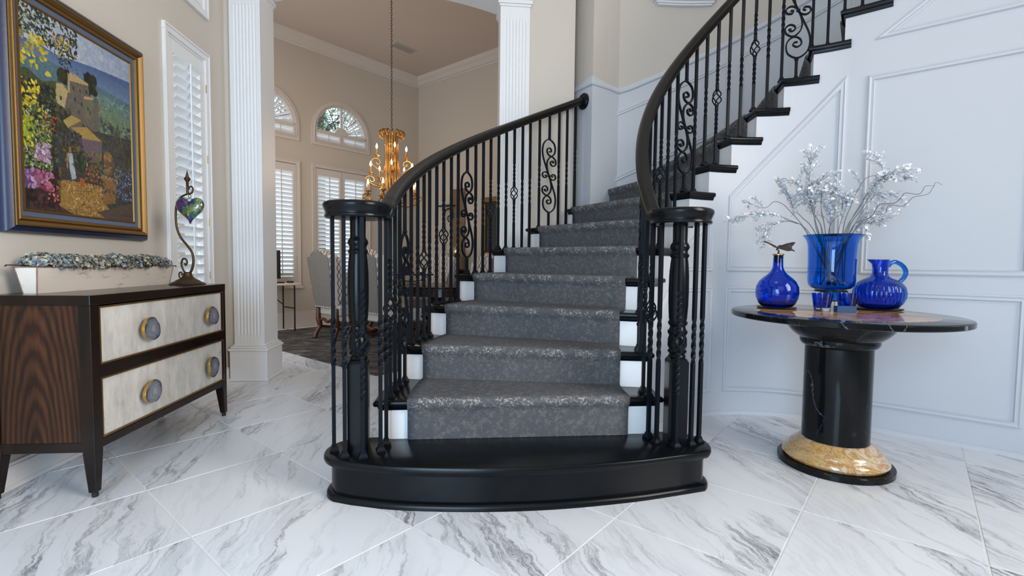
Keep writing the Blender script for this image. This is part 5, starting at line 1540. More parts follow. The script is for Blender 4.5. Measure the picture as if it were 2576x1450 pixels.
for k in range(3):
    a = math.radians(208 + 120 * k); d = np.array([math.cos(a), math.sin(a), 0]); c_ = np.array([VX, VY, 0])
    put('leg', tube(smoothpath([c_ + d * .075 + np.array([0, 0, VZ - .004]), c_ + d * .079 + np.array([0, 0, VZ - .03]), c_ + d * .062 + np.array([0, 0, VZ - .055]), c_ + d * .070 + np.array([0, 0, TZT + .03]), c_ + d * .092 + np.array([0, 0, TZT + .005])], 5), .0042, 6), M['dark'], sd_, smooth=True)
    sc_ = [c_ + d * (.062) + np.cross(d, (0, 0, 1)) * (rr * math.cos(t)) + np.array([0, 0, VZ - .028 + rr * math.sin(t)]) for t, rr in zip(np.linspace(0, 7.5, 20), np.linspace(.018, .005, 20))]
    put('curl', tube(sc_, .0022, 5), M['dark'], sd_, smooth=True)

STEMS = [[(1.97,2.465,0.895),(1.877,2.548,1.184),(1.792,2.596,1.256),(1.724,2.63,1.287),(1.671,2.652,1.29),(1.599,2.69,1.29),(1.524,2.729,1.258)],[(2.022,2.53,0.895),(1.86,2.54,1.183),(1.797,2.593,1.3),(1.764,2.623,1.349),(1.732,2.651,1.363),(1.709,2.672,1.336),(1.682,2.697,1.333),(1.646,2.728,1.357),(1.63,2.745,1.338)],[(1.984,2.478,0.895),(1.895,2.601,1.198),(1.841,2.618,1.243),(1.79,2.634,1.253),(1.742,2.647,1.235),(1.707,2.649,1.203),(1.675,2.649,1.155)],[(1.951,2.543,0.895),(1.919,2.507,1.186),(1.883,2.52,1.279),(1.867,2.518,1.339),(1.84,2.525,1.393),(1.838,2.511,1.468),(1.832,2.501,1.523),(1.827,2.49,1.563)],[(2.01,2.469,0.895),(1.932,2.58,1.193),(1.889,2.626,1.274),(1.857,2.663,1.333),(1.847,2.684,1.399),(1.822,2.715,1.453),(1.808,2.738,1.505)],[(2.003,2.535,0.895),(1.914,2.528,1.192),(1.892,2.562,1.323),(1.87,2.596,1.421),(1.841,2.636,1.482),(1.822,2.667,1.487)],[(1.991,2.517,0.895),(1.975,2.553,1.194),(1.936,2.537,1.302),(1.91,2.511,1.356),(1.893,2.478,1.405),(1.883,2.44,1.413)],[(1.977,2.459,0.895),(1.921,2.547,1.193),(1.893,2.534,1.326),(1.882,2.507,1.43),(1.898,2.458,1.502)],[(1.985,2.48,0.895),(1.995,2.543,1.194),(2.015,2.561,1.286),(2.023,2.588,1.36)],[(2.018,2.535,0.895),(1.99,2.545,1.194),(2.03,2.506,1.307),(2.022,2.505,1.371),(2.009,2.508,1.399),(1.995,2.512,1.414)],[(1.99,2.493,0.895),(2.0,2.485,1.191),(2.012,2.461,1.302),(2.008,2.449,1.353)],[(2.011,2.454,0.895),(1.994,2.446,1.188),(2.013,2.427,1.313),(2.034,2.407,1.4),(2.054,2.387,1.455),(2.085,2.36,1.469),(2.106,2.339,1.448),(2.102,2.339,1.402)],[(1.958,2.503,0.895),(1.993,2.432,1.187),(2.043,2.409,1.297),(2.076,2.4,1.379),(2.112,2.388,1.432),(2.142,2.38,1.489),(2.145,2.394,1.543),(2.141,2.414,1.571)],[(2.03,2.47,0.895),(2.031,2.456,1.189),(2.073,2.411,1.314),(2.111,2.368,1.437),(2.147,2.328,1.447),(2.194,2.279,1.44)],[(1.993,2.478,0.895),(2.022,2.456,1.189),(2.067,2.398,1.356),(2.104,2.347,1.451),(2.136,2.3,1.47),(2.163,2.256,1.471)],[(1.962,2.506,0.895),(2.036,2.437,1.194),(2.09,2.42,1.305),(2.138,2.407,1.382),(2.19,2.39,1.383),(2.247,2.37,1.354)],[(1.936,2.473,0.895),(2.081,2.472,1.198),(2.125,2.416,1.266),(2.139,2.385,1.323),(2.177,2.334,1.328),(2.186,2.306,1.353),(2.188,2.285,1.372),(2.213,2.244,1.361),(2.216,2.222,1.371),(2.213,2.203,1.394),(2.228,2.171,1.391)],[(1.954,2.483,0.895),(2.072,2.461,1.195),(2.15,2.4,1.256),(2.173,2.382,1.28),(2.185,2.373,1.321),(2.23,2.338,1.315),(2.261,2.314,1.356),(2.304,2.28,1.368),(2.319,2.269,1.398),(2.329,2.262,1.425),(2.348,2.247,1.41)],[(1.934,2.52,0.895),(2.034,2.416,1.193),(2.086,2.384,1.231),(2.141,2.35,1.246),(2.177,2.33,1.259)],[(2.003,2.546,0.895),(2.065,2.483,1.192),(2.121,2.473,1.252),(2.169,2.467,1.288),(2.231,2.452,1.32)],[(2.027,2.528,0.895),(1.899,2.503,1.186),(1.873,2.521,1.303),(1.861,2.53,1.368),(1.868,2.522,1.432),(1.844,2.54,1.498),(1.83,2.549,1.532)],[(1.992,2.532,0.895),(1.937,2.522,1.188),(1.924,2.565,1.276),(1.919,2.6,1.334),(1.914,2.636,1.383),(1.905,2.675,1.377),(1.909,2.703,1.346)]]
NOLEAF = (16, 17)
br = random.Random(9)
labs = ['lowest silver branch arching far left over the bottle', 'silver branch looping in an arch above the bottle stopper', 'silver branch drooping down left toward the bottle neck', 'tallest silver branch in the left clump of the spray',
        'silver branch forming the upper left edge of the left clump', 'silver branch bending level left near the left clump top', 'short silver branch curling right beside the left clump', 'silver branch whose tip points up right from the left clump',
        'short silver branch standing at the centre of the vase mouth', 'silver branch with its tip hooking left beside the centre gap', 'short silver branch just right of the vase centre', 'long nearly bare silver stem arching over the right clump',
        'tallest silver branch at the right of the spray', 'silver branch pointing level right under the right clump tip', 'silver branch with the outermost leafy tip at upper right', 'silver branch dipping down right from the right clump',
        'upper bare curly silver tendril reaching far right', 'lower bare curly silver tendril reaching farthest right', 'lowest silver branch leaning right over the vase rim', 'second lowest leafy silver branch leaning right above the jug',
        'second tallest silver branch in the left clump', 'silver branch curling back down inside the left clump']
def leafs(vs, fs, c, d, up, size):
    sd = unit(np.cross(d, up)); k = len(vs)
    for t, w_ in ((0, .04), (.35, .27), (.7, .2), (1, 0.0)):
        p = c + d * size * t + up * size * .18 * math.sin(t * pi)
        vs.append(tuple(p - sd * size * w_)); vs.append(tuple(p + sd * size * w_))
    for j in range(3): fs.append((k + 2 * j, k + 2 * j + 1, k + 2 * j + 3, k + 2 * j + 2))
for si, pts in enumerate(STEMS):
    lab = labs[si]
    ob = thing('silver_branch', lab, 'branch', loc=pts[0], group='silver branches in the vase')
    path = smoothpath(pts, 8); m_ = len(path)
    put('stem', tube(path, [.0026 - .0017 * i / m_ for i in range(m_)], 5), M['silverstem'], ob, smooth=True)
    if si in NOLEAF: continue
    vs, fs = [], []
    i0 = int(m_ * .42)
    side = [path]
    # leafy side twigs
    tw = []
    for q_ in range(9 if si not in (1, 11) else 2):
        i = br.randint(i0, m_ - 2); t = unit(path[i + 1] - path[i]); r_ = unit(np.array([br.uniform(-1, 1), br.uniform(-1, 1), br.uniform(-.4, 1)]))
        d = unit(t + r_ * .9); ln = br.uniform(.04, .10)
        twp = smoothpath([path[i], path[i] + d * ln * .5, path[i] + unit(d + np.array([0, 0, -.2])) * ln], 4); tw.append(twp); side.append(twp)
    for P_ in side:
        st_ = i0 if P_ is path else 1
        seglen = 0
        for i in range(st_, len(P_) - 1):
            a_, b_ = np.array(P_[i]), np.array(P_[i + 1]); t = unit(b_ - a_); L_ = np.linalg.norm(b_ - a_)
            nl = max(1, int(round(L_ / .0046)))
            if si in (1, 11) and P_ is path and i < m_ * .75: continue
            for j in range(nl):
                c = a_ + (b_ - a_) * j / nl
                r_ = unit(np.array([br.gauss(0, 1), br.gauss(0, 1), br.gauss(0, 1)])); r_ = unit(r_ - t * np.dot(r_, t))
                d = unit(t * .8 + r_)
                leafs(vs, fs, c, d, unit(np.cross(d, np.cross(r_, d)) + .3 * r_), br.uniform(.015, .028))
    put('leaves', (vs, fs), M['silver'], ob)
    if tw: put('twigs', join(*[tube(p, .0009, 4) for p in tw]), M['silverstem'], ob)

# ------------------------------------------------------------------ dining room shell
SC = float((CORNER - W0) @ U)
def WM(s, z, d=0.0): p = W0 + U * s - V * d; return (p[0], p[1], z)
VV = -V
def RM(t, z, d=0.0): p = CORNER + VV * t - U * d; return (p[0], p[1], z)
WIN = [(-.585, .334), (.625, 1.540)]
ZL0, ZL1, ZU0, ZUS = .66, 2.42, 2.825, 2.99
DC = 4.30
def wslab(s0, s1, z0, z1): g = box(s0, s1, z0, z1, -.14, 0); return ([WM(*p) for p in g[0]], g[1])
pieces = [wslab(-3.5, WIN[0][0], 0, DC), wslab(WIN[0][1], WIN[1][0], 0, DC), wslab(WIN[1][1], SC + .13, 0, DC)]
for s0, s1 in WIN:
    pieces += [wslab(s0, s1, 0, ZL0), wslab(s0, s1, ZL1, ZU0)]
    c, r = (s0 + s1) / 2, (s1 - s0) / 2; n = 20
    A = [(c - r * math.cos(pi * k / n), ZUS + r * math.sin(pi * k / n)) for k in range(n + 1)]
    for (a, b) in zip(A[:-1], A[1:]):
        v = [WM(a[0], a[1]), WM(b[0], b[1]), WM(b[0], DC), WM(a[0], DC), WM(a[0], a[1], -.14), WM(b[0], b[1], -.14), WM(b[0], DC, -.14), WM(a[0], DC, -.14)]
        pieces.append((v, [(0, 1, 2, 3), (0, 4, 5, 1), (7, 6, 5, 4)]))
ww = put('wall_window', join(*pieces), M['dining'], fix=False)
tag(ww, 'taupe dining room wall with arched shutter windows', kind='structure')
g = box(-.13, 6.6, 0, DC, -.12, 0); wd = put('wall_dining', ([RM(p[0], p[1], p[2]) for p in g[0]], g[1]), M['dining'])
tag(wd, 'plain taupe dining room wall right of the corner', kind='structure')
ws0 = W0 - U * 3.5
poly = [(ws0[0] - .1, YD), (3.9, YD), tuple((CORNER + VV * 6.5)[:2]), tuple(CORNER[:2]), tuple(ws0[:2])]
dc = put('ceiling', prism(poly, DC, DC + .1), M['dceil'], fix=True); dc.name = 'ceiling_dining'
tag(dc, 'taupe dining room ceiling', kind='structure')
we = put('wall_dining_end', box(ws0[0] - .12, ws0[0], YD, ws0[1] + .1, 0, DC), M['dining']); tag(we, 'short end wall of the dining room hidden behind the pilaster', kind='structure')
# crown, baseboard
crown = [(0, 0), (0, .012), (.020, .020), (.030, .045), (.075, .085), (.100, .120), (.118, .125), (.145, .135), (.155, .135), (.155, 0)]
cz0 = DC - .155
def crown_run(fn, a0, a1, n_):
    rows = [[fn(a, cz0 + h, d) for h, d in crown] for a in (a0, a1)]
    return loft(rows)
cw = put('trim_5', join(crown_run(WM, -3.5, SC, 0), crown_run(RM, 0, 6.5, 0)), M['dwhite'], fix=True)
tag(cw, 'stepped crown moulding round the dining room ceiling', kind='structure')
bb = [(0, .024), (.03, .024), (.034, .016), (.20, .016), (.215, .010), (.235, .010), (.24, 0)]
def base_run(fn, a0, a1): return loft([[fn(a, 0, 0)] + [fn(a, h, d) for h, d in bb] for a in (a0, a1)])
bd = put('baseboard_dining', join(base_run(WM, -3.5, SC), base_run(RM, 0, 6.5)), M['dwhite'], fix=True)
tag(bd, 'tall cream baseboard round the dining room', kind='structure')

def dslat(parent, s, z, length, width, tilt=math.radians(-40)):
    return louver(parent, WM(s, z, -.015), length, width, math.radians(45), tilt)
def lower_window(name, s0, s1, label):
    w = thing(name, label, loc=WM((s0 + s1) / 2, ZL0), kind='structure')
    put('window_casing', join(frame_rect(s0 - .05, s1 + .05, ZL0 - .055, ZL1 + .055, .05, 0, .018, WM), frame_rect(s0 - .05, s1 + .05, ZL0 - .055, ZL1 + .055, .014, .018, .026, WM)), M['dwhite'], w)
    put('window_sill', frame_rect(s0 - .07, s1 + .07, ZL0 - .075, ZL0 - .04, .0174, 0, .045, WM), M['dwhite'], w)
    m = (s0 + s1) / 2
    for a0, a1 in ((s0 + .004, m - .003), (m + .003, s1 - .004)):
        stl = .044; b0, b1 = ZL0 + .006, ZL1 - .006
        fr = put('shutter_panel', join(*[([WM(*p) for p in box(A, B, Z0, Z1, -.03, .006)[0]], box(0, 1, 0, 1, 0, 1)[1]) for A, B, Z0, Z1 in
             ((a0, a0 + stl, b0, b1), (a1 - stl, a1, b0, b1), (a0 + stl, a1 - stl, b0, b0 + .095), (a0 + stl, a1 - stl, b1 - .10, b1))]), M['dwhite'], w, fix=True)
        z0, z1 = b0 + .095, b1 - .10; n = 25; pt_ = (z1 - z0) / n
        for i in range(n): dslat(fr, (a0 + a1) / 2, z0 + pt_ * (i + .5), a1 - a0 - 2 * stl - .004, pt_ * 1.17)
        put('tilt_rod', ([WM(*p) for p in box((a0 + a1) / 2 - .006, (a0 + a1) / 2 + .006, z0 + .01, z1 - .01, .022, .032)[0]], box(0, 1, 0, 1, 0, 1)[1]), M['dwhite'], fr, fix=True)
    put('pane', ([WM(*p) for p in box(s0, s1, ZL0, ZL1, -.11, -.105)[0]], box(0, 1, 0, 1, 0, 1)[1]), M['pane'], w)
    for hz in (1.0, 1.6, 2.2): put('hinge', lathe([(.005, 0), (.005, .06)], 8, WM(s1 + .003, hz, .012)), M['brass'], w)
lower_window('window_3', *WIN[0], 'tall shuttered dining room window partly hidden by the left pilaster')
lower_window('window_4', *WIN[1], 'tall double shuttered dining room window behind the chandelier')
def upper_window(name, s0, s1, label, open_left):
    w = thing(name, label, loc=WM((s0 + s1) / 2, ZU0), kind='structure')
    c, r = (s0 + s1) / 2, (s1 - s0) / 2; n = 28
    out = [(c + (r + .026) * math.cos(pi * k / n), ZUS + (r + .026) * math.sin(pi * k / n)) for k in range(n + 1)]
    path = [(s1 + .026, ZU0 - .03)] + out + [(s0 - .026, ZU0 - .03)]
    put('window_casing', sweep([WM(*p) for p in path], [(-.026, 0), (-.026, .026), (-.012, .026), (-.010, .018), (.026, .018), (.026, -.02)], -V, closed=True), M['dwhite'], w, fix=True)
    # small shutters under the arch
    zz = ZUS - .005
    for a0, a1 in ((s0 + .004, c - .003), (c + .003, s1 - .004)):
        fr = put('shutter_panel', frame_rect(a0, a1, ZU0 + .004, zz, .028, -.03, .006, WM), M['dwhite'], w, fix=True)
        z0, z1 = ZU0 + .032, zz - .028
        for i in range(2): dslat(fr, (a0 + a1) / 2, z0 + (z1 - z0) * (i + .5) / 2, a1 - a0 - .06, .062, math.radians(-48))
        put('tilt_rod', ([WM(*p) for p in box((a0 + a1) / 2 - .004, (a0 + a1) / 2 + .004, z0, z1 + .01, .018, .025)[0]], box(0, 1, 0, 1, 0, 1)[1]), M['dwhite'], fr, fix=True)
    # arch frame, hub and centre bar
    ri, ro = r - .035, r + .002
    A = [[WM(c + q_ * math.cos(pi * k / n), ZUS + q_ * math.sin(pi * k / n), d) for q_, d in ((ri, -.03), (ri, .006), (ro, .006), (ro, -.03))] for k in range(n + 1)]
    put('arch_frame', join(loft(A), ([WM(*p) for p in box(s0, s1, zz, ZUS + .022, -.03, .006)[0]], box(0, 1, 0, 1, 0, 1)[1]), ([WM(*p) for p in box(c - .014, c + .014, ZUS, ZUS + ri + .01, -.03, .006)[0]], box(0, 1, 0, 1, 0, 1)[1])), M['dwhite'], w, fix=True)
    H = [(c + .115 * math.cos(pi * k / 16), ZUS + .115 * math.sin(pi * k / 16)) for k in range(17)]
    put('hub', loft([[WM(a, b, -.03) for a, b in H], [WM(a, b, .012) for a, b in H]]), M['dwhite'], w, fix=True)
    nv = 9
    for sd in (0, 1):
        if sd == 1 and open_left: continue
        for k in range(nv):
            a = (k + .5) / nv * (pi / 2 - .10) + .04
            if sd: a = pi - a
            h0, h1 = .0085, .037
            e_ = (math.cos(a), math.sin(a)); t_ = (-math.sin(a), math.cos(a)); tl = .75
            P = []
            for q_, hh in ((.112, h0), (ri + .004, h1)):
                for sg in (-1, 1):
                    for th in (-.003, .003):
                        off = sg * hh * math.cos(tl); d = -.012 + sg * hh * math.sin(tl) * (1 if sd == 0 else -1) + th
                        P.append(WM(c + e_[0] * q_ + t_[0] * off, ZUS + e_[1] * q_ + t_[1] * off, d))
            put('sunburst_vane', (P, [(0, 1, 3, 2), (4, 6, 7, 5), (0, 4, 5, 1), (2, 3, 7, 6), (0, 2, 6, 4), (1, 5, 7, 3)]), M['louver'], w, fix=True)
    # glazing bars outside
    gb = []
    for q_ in (.22, .335): gb.append(tube([WM(c + q_ * math.cos(pi * k / n), ZUS + q_ * math.sin(pi * k / n), -.10) for k in range(n + 1)], .006, 5))
    for k in range(1, 8):
        a = pi * k / 8; gb.append(tube([WM(c + .11 * math.cos(a), ZUS + .11 * math.sin(a), -.10), WM(c + r * math.cos(a), ZUS + r * math.sin(a), -.10)], .006, 5))
    put('glazing_bars', join(*gb), M['dark'], w)
    put('pane', loft([[WM(a, b, -.115) for a, b in [(s1, ZU0)] + [(c + r * math.cos(pi * k / n), ZUS + r * math.sin(pi * k / n)) for k in range(n + 1)] + [(s0, ZU0)]],
                      [WM(a, b, -.11) for a, b in [(s1, ZU0)] + [(c + r * math.cos(pi * k / n), ZUS + r * math.sin(pi * k / n)) for k in range(n + 1)] + [(s0, ZU0)]]]), M['pane'], w)
upper_window('window_5', *WIN[0], 'arched sunburst shutter window partly hidden by the left pilaster', False)
upper_window('window_6', *WIN[1], 'arched window with its left half unshuttered, trees showing', True)
# ceiling vent
vt = thing('ceiling_vent', 'slatted air vent in the dining room ceiling', 'vent', loc=(-1.01, 7.84, DC - .01))
def CM(a, b, d): p = np.array([-1.01, 7.84, 0]) + U * a + V * b; return (p[0], p[1], DC - d)
put('frame', frame_rect(-.20, .20, -.085, .085, .02, 0, .012, CM), M['ventm'], vt, fix=True)
for i in range(12):
    b_ = -.058 + i * .0106
    g = box(-.18, .18, b_ - .003, b_ + .003, .0, .010); put('slat', ([CM(*p) for p in g[0]], g[1]), M['ventm'], vt)
g = box(-.18, .18, -.065, .065, -.001, .001); put('duct', ([CM(*p) for p in g[0]], g[1]), M['dark'], vt)

# ------------------------------------------------------------------ rug, dining table, chairs
rug_c = U * 4.1 + V * 5.25
g = box(-1.62, 1.25, -1.65, 1.65, 0.0005, .010)
rg = put('rug', ([tuple(rug_c + U * p[0] + V * p[1] + np.array([0, 0, p[2]])) for p in g[0]], g[1]), M['rug'], bevel=.003)
tag(rg, 'dark distressed rug under the dining table', 'rug')
DTX, DTY, DTZ = -.73, 6.65, .70
dt = thing('dining_table', 'dark mahogany oval dining table on a carved pedestal', 'table', loc=(DTX, DTY, .0105), rotz=math.radians(45))
def oval(a, b, n=56): return [(a * math.cos(2 * pi * k / n), b * math.sin(2 * pi * k / n)) for k in range(n)]
put('table_top', loft([[(x, y, z) for x, y in oval(.54 + e, 1.0 + e)] for e, z in ((-.02, DTZ - .055), (0, DTZ - .05), (.0, DTZ - .035), (-.012, DTZ - .028), (.012, DTZ - .02), (.012, DTZ - .014), (0, DTZ - .01))]), M['tablewood'], dt, world=False, smooth='angle', fix=True)
put('apron', loft([[(x, y, z) for x, y in oval(.44, .88)] for z in (DTZ - .14, DTZ - .055)]), M['tablewood'], dt, world=False, smooth='angle', fix=True)
for yy in (-.45, .45):
    put('pedestal', lathe([(.16, .05), (.11, .07), (.075, .12), (.10, .22), (.12, .30), (.08, .40), (.07, .48), (.11, .56)], 20, (0, yy, 0)), M['tablewood'], dt, world=False, smooth='angle')
    for sx in (-1, 1):
        put('foot', tube(smoothpath([(sx * .06, yy, .14), (sx * .2, yy, .10), (sx * .32, yy, .03), (sx * .40, yy, .03)], 4), [.04] * 5 + [.035] * 4 + [.03] * 4, 8), M['tablewood'], dt, world=False, smooth=True)
put('stretcher', box(-.03, .03, -.42, .42, .10, .16), M['tablewood'], dt, world=False)

def chair_outline(n=12):
    P = [(-.215, .40), (.215, .40), (.268, .98), (.272, 1.03), (.245, 1.062), (.20, 1.058)]
    top = [(.15, 1.075), (.09, 1.112), (.03, 1.128)]
    P += top + [(-x, z) for x, z in reversed(top)] + [(-.20, 1.058), (-.245, 1.062), (-.272, 1.03), (-.268, .98)]
    return P
def make_chair():
    c = thing('dining_chair', 'chair', 'chair')
    lean = lambda z: -.21 - .13 * max(0, z - .42)
    O = chair_outline()
    # patterned back with thickness and a proud grey rear panel
    rr = [[(x * s_, lean(z) + d, .75 + (z - .75) * (1 - (1 - s_) * .6)) for x, z in O] for d, s_ in ((-.055, .97), (-.04, 1.0), (.05, 1.0), (.085, .96), (.095, .88))]
    put('backrest', loft(rr), M['lattice'], c, world=False, smooth='angle', fix=True)
    pn = [[(x * s_, lean(z) + d, .75 + (z - .75) * (1 - (1 - s_) * .75)) for x, z in O] for d, s_ in ((-.050, .93), (-.060, .93), (-.064, .90))]
    bp_ = put('back_panel', loft(pn), M['linen'], c, world=False, smooth='angle', fix=True)
    nails = []
    Pn = [np.array([x * .955, lean(z) - .058, .75 + (z - .75) * .972]) for x, z in O]
    for i in range(len(Pn)):
        if i == 0: continue
        a, b_ = Pn[i], Pn[(i + 1) % len(Pn)]; m_ = max(1, int(np.linalg.norm(b_ - a) / .022))
        for j in range(m_): nails.append(sphere(tuple(a + (b_ - a) * j / m_), .0052, n=6, m=4))
    nh_ = put('nailhead_trim', join(*nails), M['darkbronze'], bp_, world=False); nh_['kind'] = 'stuff'
    # padded wings
    for sx in (-1, 1):
        W_ = [[(sx * (.262 if z > .6 else .235) + sx * t, lean(z) + y, z) for y, z in ((.05, .50), (.20, .52), (.21, .60), (.17, .78), (.13, .98), (.05, 1.02))] for t in (-.05, .0)]
        put('wing', loft(W_), M['lattice'], c, world=False, bevel=.012, fix=True)
    rs_ = [[(x * s_, y * s_ + .03, z) for x, y in ((-.255, -.24), (.255, -.24), (.275, .24), (-.275, .24))] for z, s_ in ((.30, .96), (.32, 1), (.41, 1), (.435, .96), (.445, .85))]
    put('seat', loft(rs_), M['seat'], c, world=False, bevel=.02, fix=True)
    for sx in (-1, 1):
        put('leg', tube(smoothpath([(sx * .21, .22, .31), (sx * .235, .26, .22), (sx * .215, .235, .12), (sx * .225, .265, .035), (sx * .225, .27, .0)], 5), [.036] * 5 + [.032] * 5 + [.026] * 5 + [.030] * 5 + [.03], 8), M['walnut'], c, world=False, smooth=True)
        put('leg', tube(smoothpath([(sx * .215, -.22, .40), (sx * .215, -.225, .25), (sx * .205, -.21, .16), (sx * .225, -.255, .06), (sx * .225, -.27, .0)], 5), [.032] * 5 + [.034] * 5 + [.027] * 5 + [.032] * 5 + [.032], 8), M['walnut'], c, world=False, smooth=True)
        put('stretcher', tube(smoothpath([(sx * .21, -.21, .15), (sx * .2, -.05, .13), (sx * .2, .08, .15), (sx * .215, .23, .13)], 4), .016, 6), M['walnut'], c, world=False, smooth=True)
    put('stretcher', tube(smoothpath([(-.2, .0, .15), (-.1, 0, .19), (0, 0, .165), (.1, 0, .19), (.2, 0, .15)], 4), [.018] * 17, 6), M['walnut'], c, world=False, smooth=True)
    put('stretcher', tube(smoothpath([(-.21, -.22, .21), (-.1, -.22, .25), (0, -.22, .22), (.1, -.22, .25), (.21, -.22, .21)], 4), [.02] * 17, 6), M['walnut'], c, world=False, smooth=True)
    return c
ch0 = make_chair()
spots = [(-1.60, 6.47, -45, 'high-back dining chair nearest the window, its grey studded back showing left of the newel'),
         (-.915, 5.766, -45, 'high-back dining chair half hidden behind the left newel post'),
         (-.55, 7.53, 135, 'lattice-print dining chair facing out from the far left side of the dining table'),
         (.13, 6.86, 135, 'lattice-print dining chair on the far right side of the table, behind the studded end chair'),
         (.20, 5.78, 45, 'dining chair at the right table end, grey studded back beside the staircase')]
for i, (x, y, a, lab) in enumerate(spots):
    c = ch0 if i == 0 else copy_tree(ch0)
    c.location = (x, y, .0105); c.rotation_euler = (0, 0, math.radians(a)); c['label'] = lab; c['group'] = 'lattice-print dining chairs'

# iron candle centrepiece
cc = thing('candle_centrepiece', 'black iron candle centrepiece on the dining table', 'candle holder', loc=(-.73, 6.55, DTZ), rotz=math.radians(20))
put('base', lathe([(.07, 0), (.07, .008), (.015, .02), (.012, .13)], 16), M['dark'], cc, world=False, smooth='angle')
put('crossbar', box(-.28, .28, -.025, .025, .118, .14), M['dark'], cc, world=False)
for sx in (-1, 1):
    put('arm', tube(smoothpath([(0, 0, .04), (sx * .10, 0, .05), (sx * .2, 0, .10), (sx * .24, 0, .13)], 4), .007, 6), M['dark'], cc, world=False, smooth=True)
for x in (-.24, -.12, 0, .12, .24):
    k_ = put('cup', lathe([(.012, .14), (.026, .15), (.028, .165)], 12, (x, 0, 0)), M['dark'], cc, world=False, smooth='angle')
    put('candle', lathe([(.017, .155), (.017, .20), (.012, .203)], 12, (x, 0, 0)), M['ivory'], k_, world=False, smooth='angle')

# ------------------------------------------------------------------ sideboard wall
def rbox(t0, t1, z0, z1, d0, d1): g = box(t0, t1, z0, z1, d0, d1); return ([RM(*p) for p in g[0]], g[1])
sb = thing('sideboard', 'dark wood sideboard against the dining room wall', 'sideboard', loc=RM(1.2, 0, .25))
put('body', rbox(.62, 1.95, .10, .83, .03, .44), M['tablewood'], sb, fix=True)
put('top', rbox(.58, 1.99, .83, .875, .0 + .02, .48), M['tablewood'], sb, bevel=.006, fix=True)
for i in range(4):
    d_ = put('door', rbox(.65 + i * .325, .65 + i * .325 + .30, .14, .80, .44, .455), M['tablewood'], sb, bevel=.004, fix=True)
    put('knob', sphere(RM(.65 + i * .325 + (.27 if i % 2 == 0 else .03), .5, .465), .012, n=8, m=6), M['brass'], d_)
for t in (.66, 1.91):
    for d in (.07, .40): put('leg', rbox(t - .03, t + .03, .0, .10, d - .03, d + .03), M['tablewood'], sb, fix=True)
cp = put('carved_panel', rbox(.90, 1.235, .80 + .078, 2.245, .002, .035), M['wallpanel'], bevel=.006, fix=True)
tag(cp, 'tall carved oak wall panel standing on the sideboard', 'wall panel')
wsn = thing('iron_wall_bracket', 'black iron scroll wall bracket with small shelf left of the carved panel', 'bracket', loc=RM(.80, 1.4, .05))
put('shelf', rbox(.68, 1.02, 1.955, 1.975, .036, .16), M['dark'], wsn, fix=True)
put('scroll', tube(smoothpath([RM(.74, 1.02, .06), RM(.76, 1.3, .06), RM(.75, 1.7, .06), RM(.80, 1.88, .06), RM(.90, 1.92, .06), RM(.97, 1.84, .06), RM(.95, 1.72, .06), RM(.88, 1.70, .06), RM(.86, 1.77, .06), RM(.90, 1.80, .06)], 5), .012, 6), M['dark'], wsn, smooth=True)
put('lower_scroll', tube(smoothpath([RM(.74, 1.02, .06), RM(.80, .98, .06), RM(.84, 1.03, .06), RM(.80, 1.07, .06)], 5), .010, 6), M['dark'], wsn, smooth=True)
fa = thing('framed_picture', 'dark picture in an ornate gilt frame beside the rear pilaster', 'picture', loc=RM(2.0, 1.13, .0))
put('frame', frame_rect(1.63, 2.42, 1.09, 2.05, .085, .0, .045, RM), M['ornate'], fa, bevel=.012, fix=True)
put('canvas', rbox(1.71, 2.34, 1.17, 1.97, .002, .015), M['darkart'], fa, fix=True)
mg = thing('mercury_vase', 'round mercury glass vase on the sideboard', 'vase', loc=RM(1.30, .875, .25))
c_ = RM(1.30, .876, .25)
put('body', lathe([(.05, 0), (.055, .008), (.02, .03), (.016, .12), (.02, .19), (.05, .205), (.078, .245), (.086, .29), (.075, .34), (.045, .37), (.022, .385), (.02, .42), (.026, .43)], 28, c_), M['mercury'], mg, smooth='angle')

# folding table with a computer
NF = np.array([-2.33, 7.08, 0])
def FM(a, b, z): p = NF - U * a + V * b; return (p[0], p[1], z)
def fbox(a0, a1, b0, b1, z0, z1): g = box(a0, a1, b0, b1, z0, z1); return ([FM(*p) for p in g[0]], g[1])
ft = thing('folding_table', 'pale folding table with black steel legs under the dining window', 'table', loc=FM(.6, .2, 0))
put('table_top', fbox(0, 1.35, 0, .42, .655, .685), M['foldtop'], ft, bevel=.008, fix=True)
for a in (.07, 1.28):
    for b_ in (.04, .38): put('leg', tube([FM(a, b_, .011), FM(a, b_, .655)], .011, 8), M['dark'], ft)
    put('cross_bar', tube([FM(a, .04, .33), FM(a, .38, .33)], .010, 6), M['dark'], ft)
    put('brace', tube([FM(a, .38, .36), FM(a + (.35 if a < .5 else -.35), .21, .62)], .007, 6), M['dark'], ft)
mo = thing('computer_monitor', 'black computer monitor edge peeking past the left pilaster', 'monitor', loc=FM(.42, .25, .685))
put('screen', fbox(.155, .70, .26, .29, .74, 1.14), M['plastic'], mo, bevel=.004, fix=True)
put('stand', join(fbox(.44, .60, .18, .34, .686, .696), fbox(.50, .54, .285, .305, .69, .80)), M['plastic'], mo, fix=True)
kb = put('keyboard', fbox(.20, .62, .05, .16, .686, .704), M['plastic'], bevel=.004, fix=True); tag(kb, 'black keyboard on the folding table', 'keyboard')
mm = put('computer_mouse', sphere(FM(.10, .10, .700), .055, .035, .016, 14, 8), M['plastic'], smooth=True); tag(mm, 'black computer mouse at the end of the folding table', 'mouse')

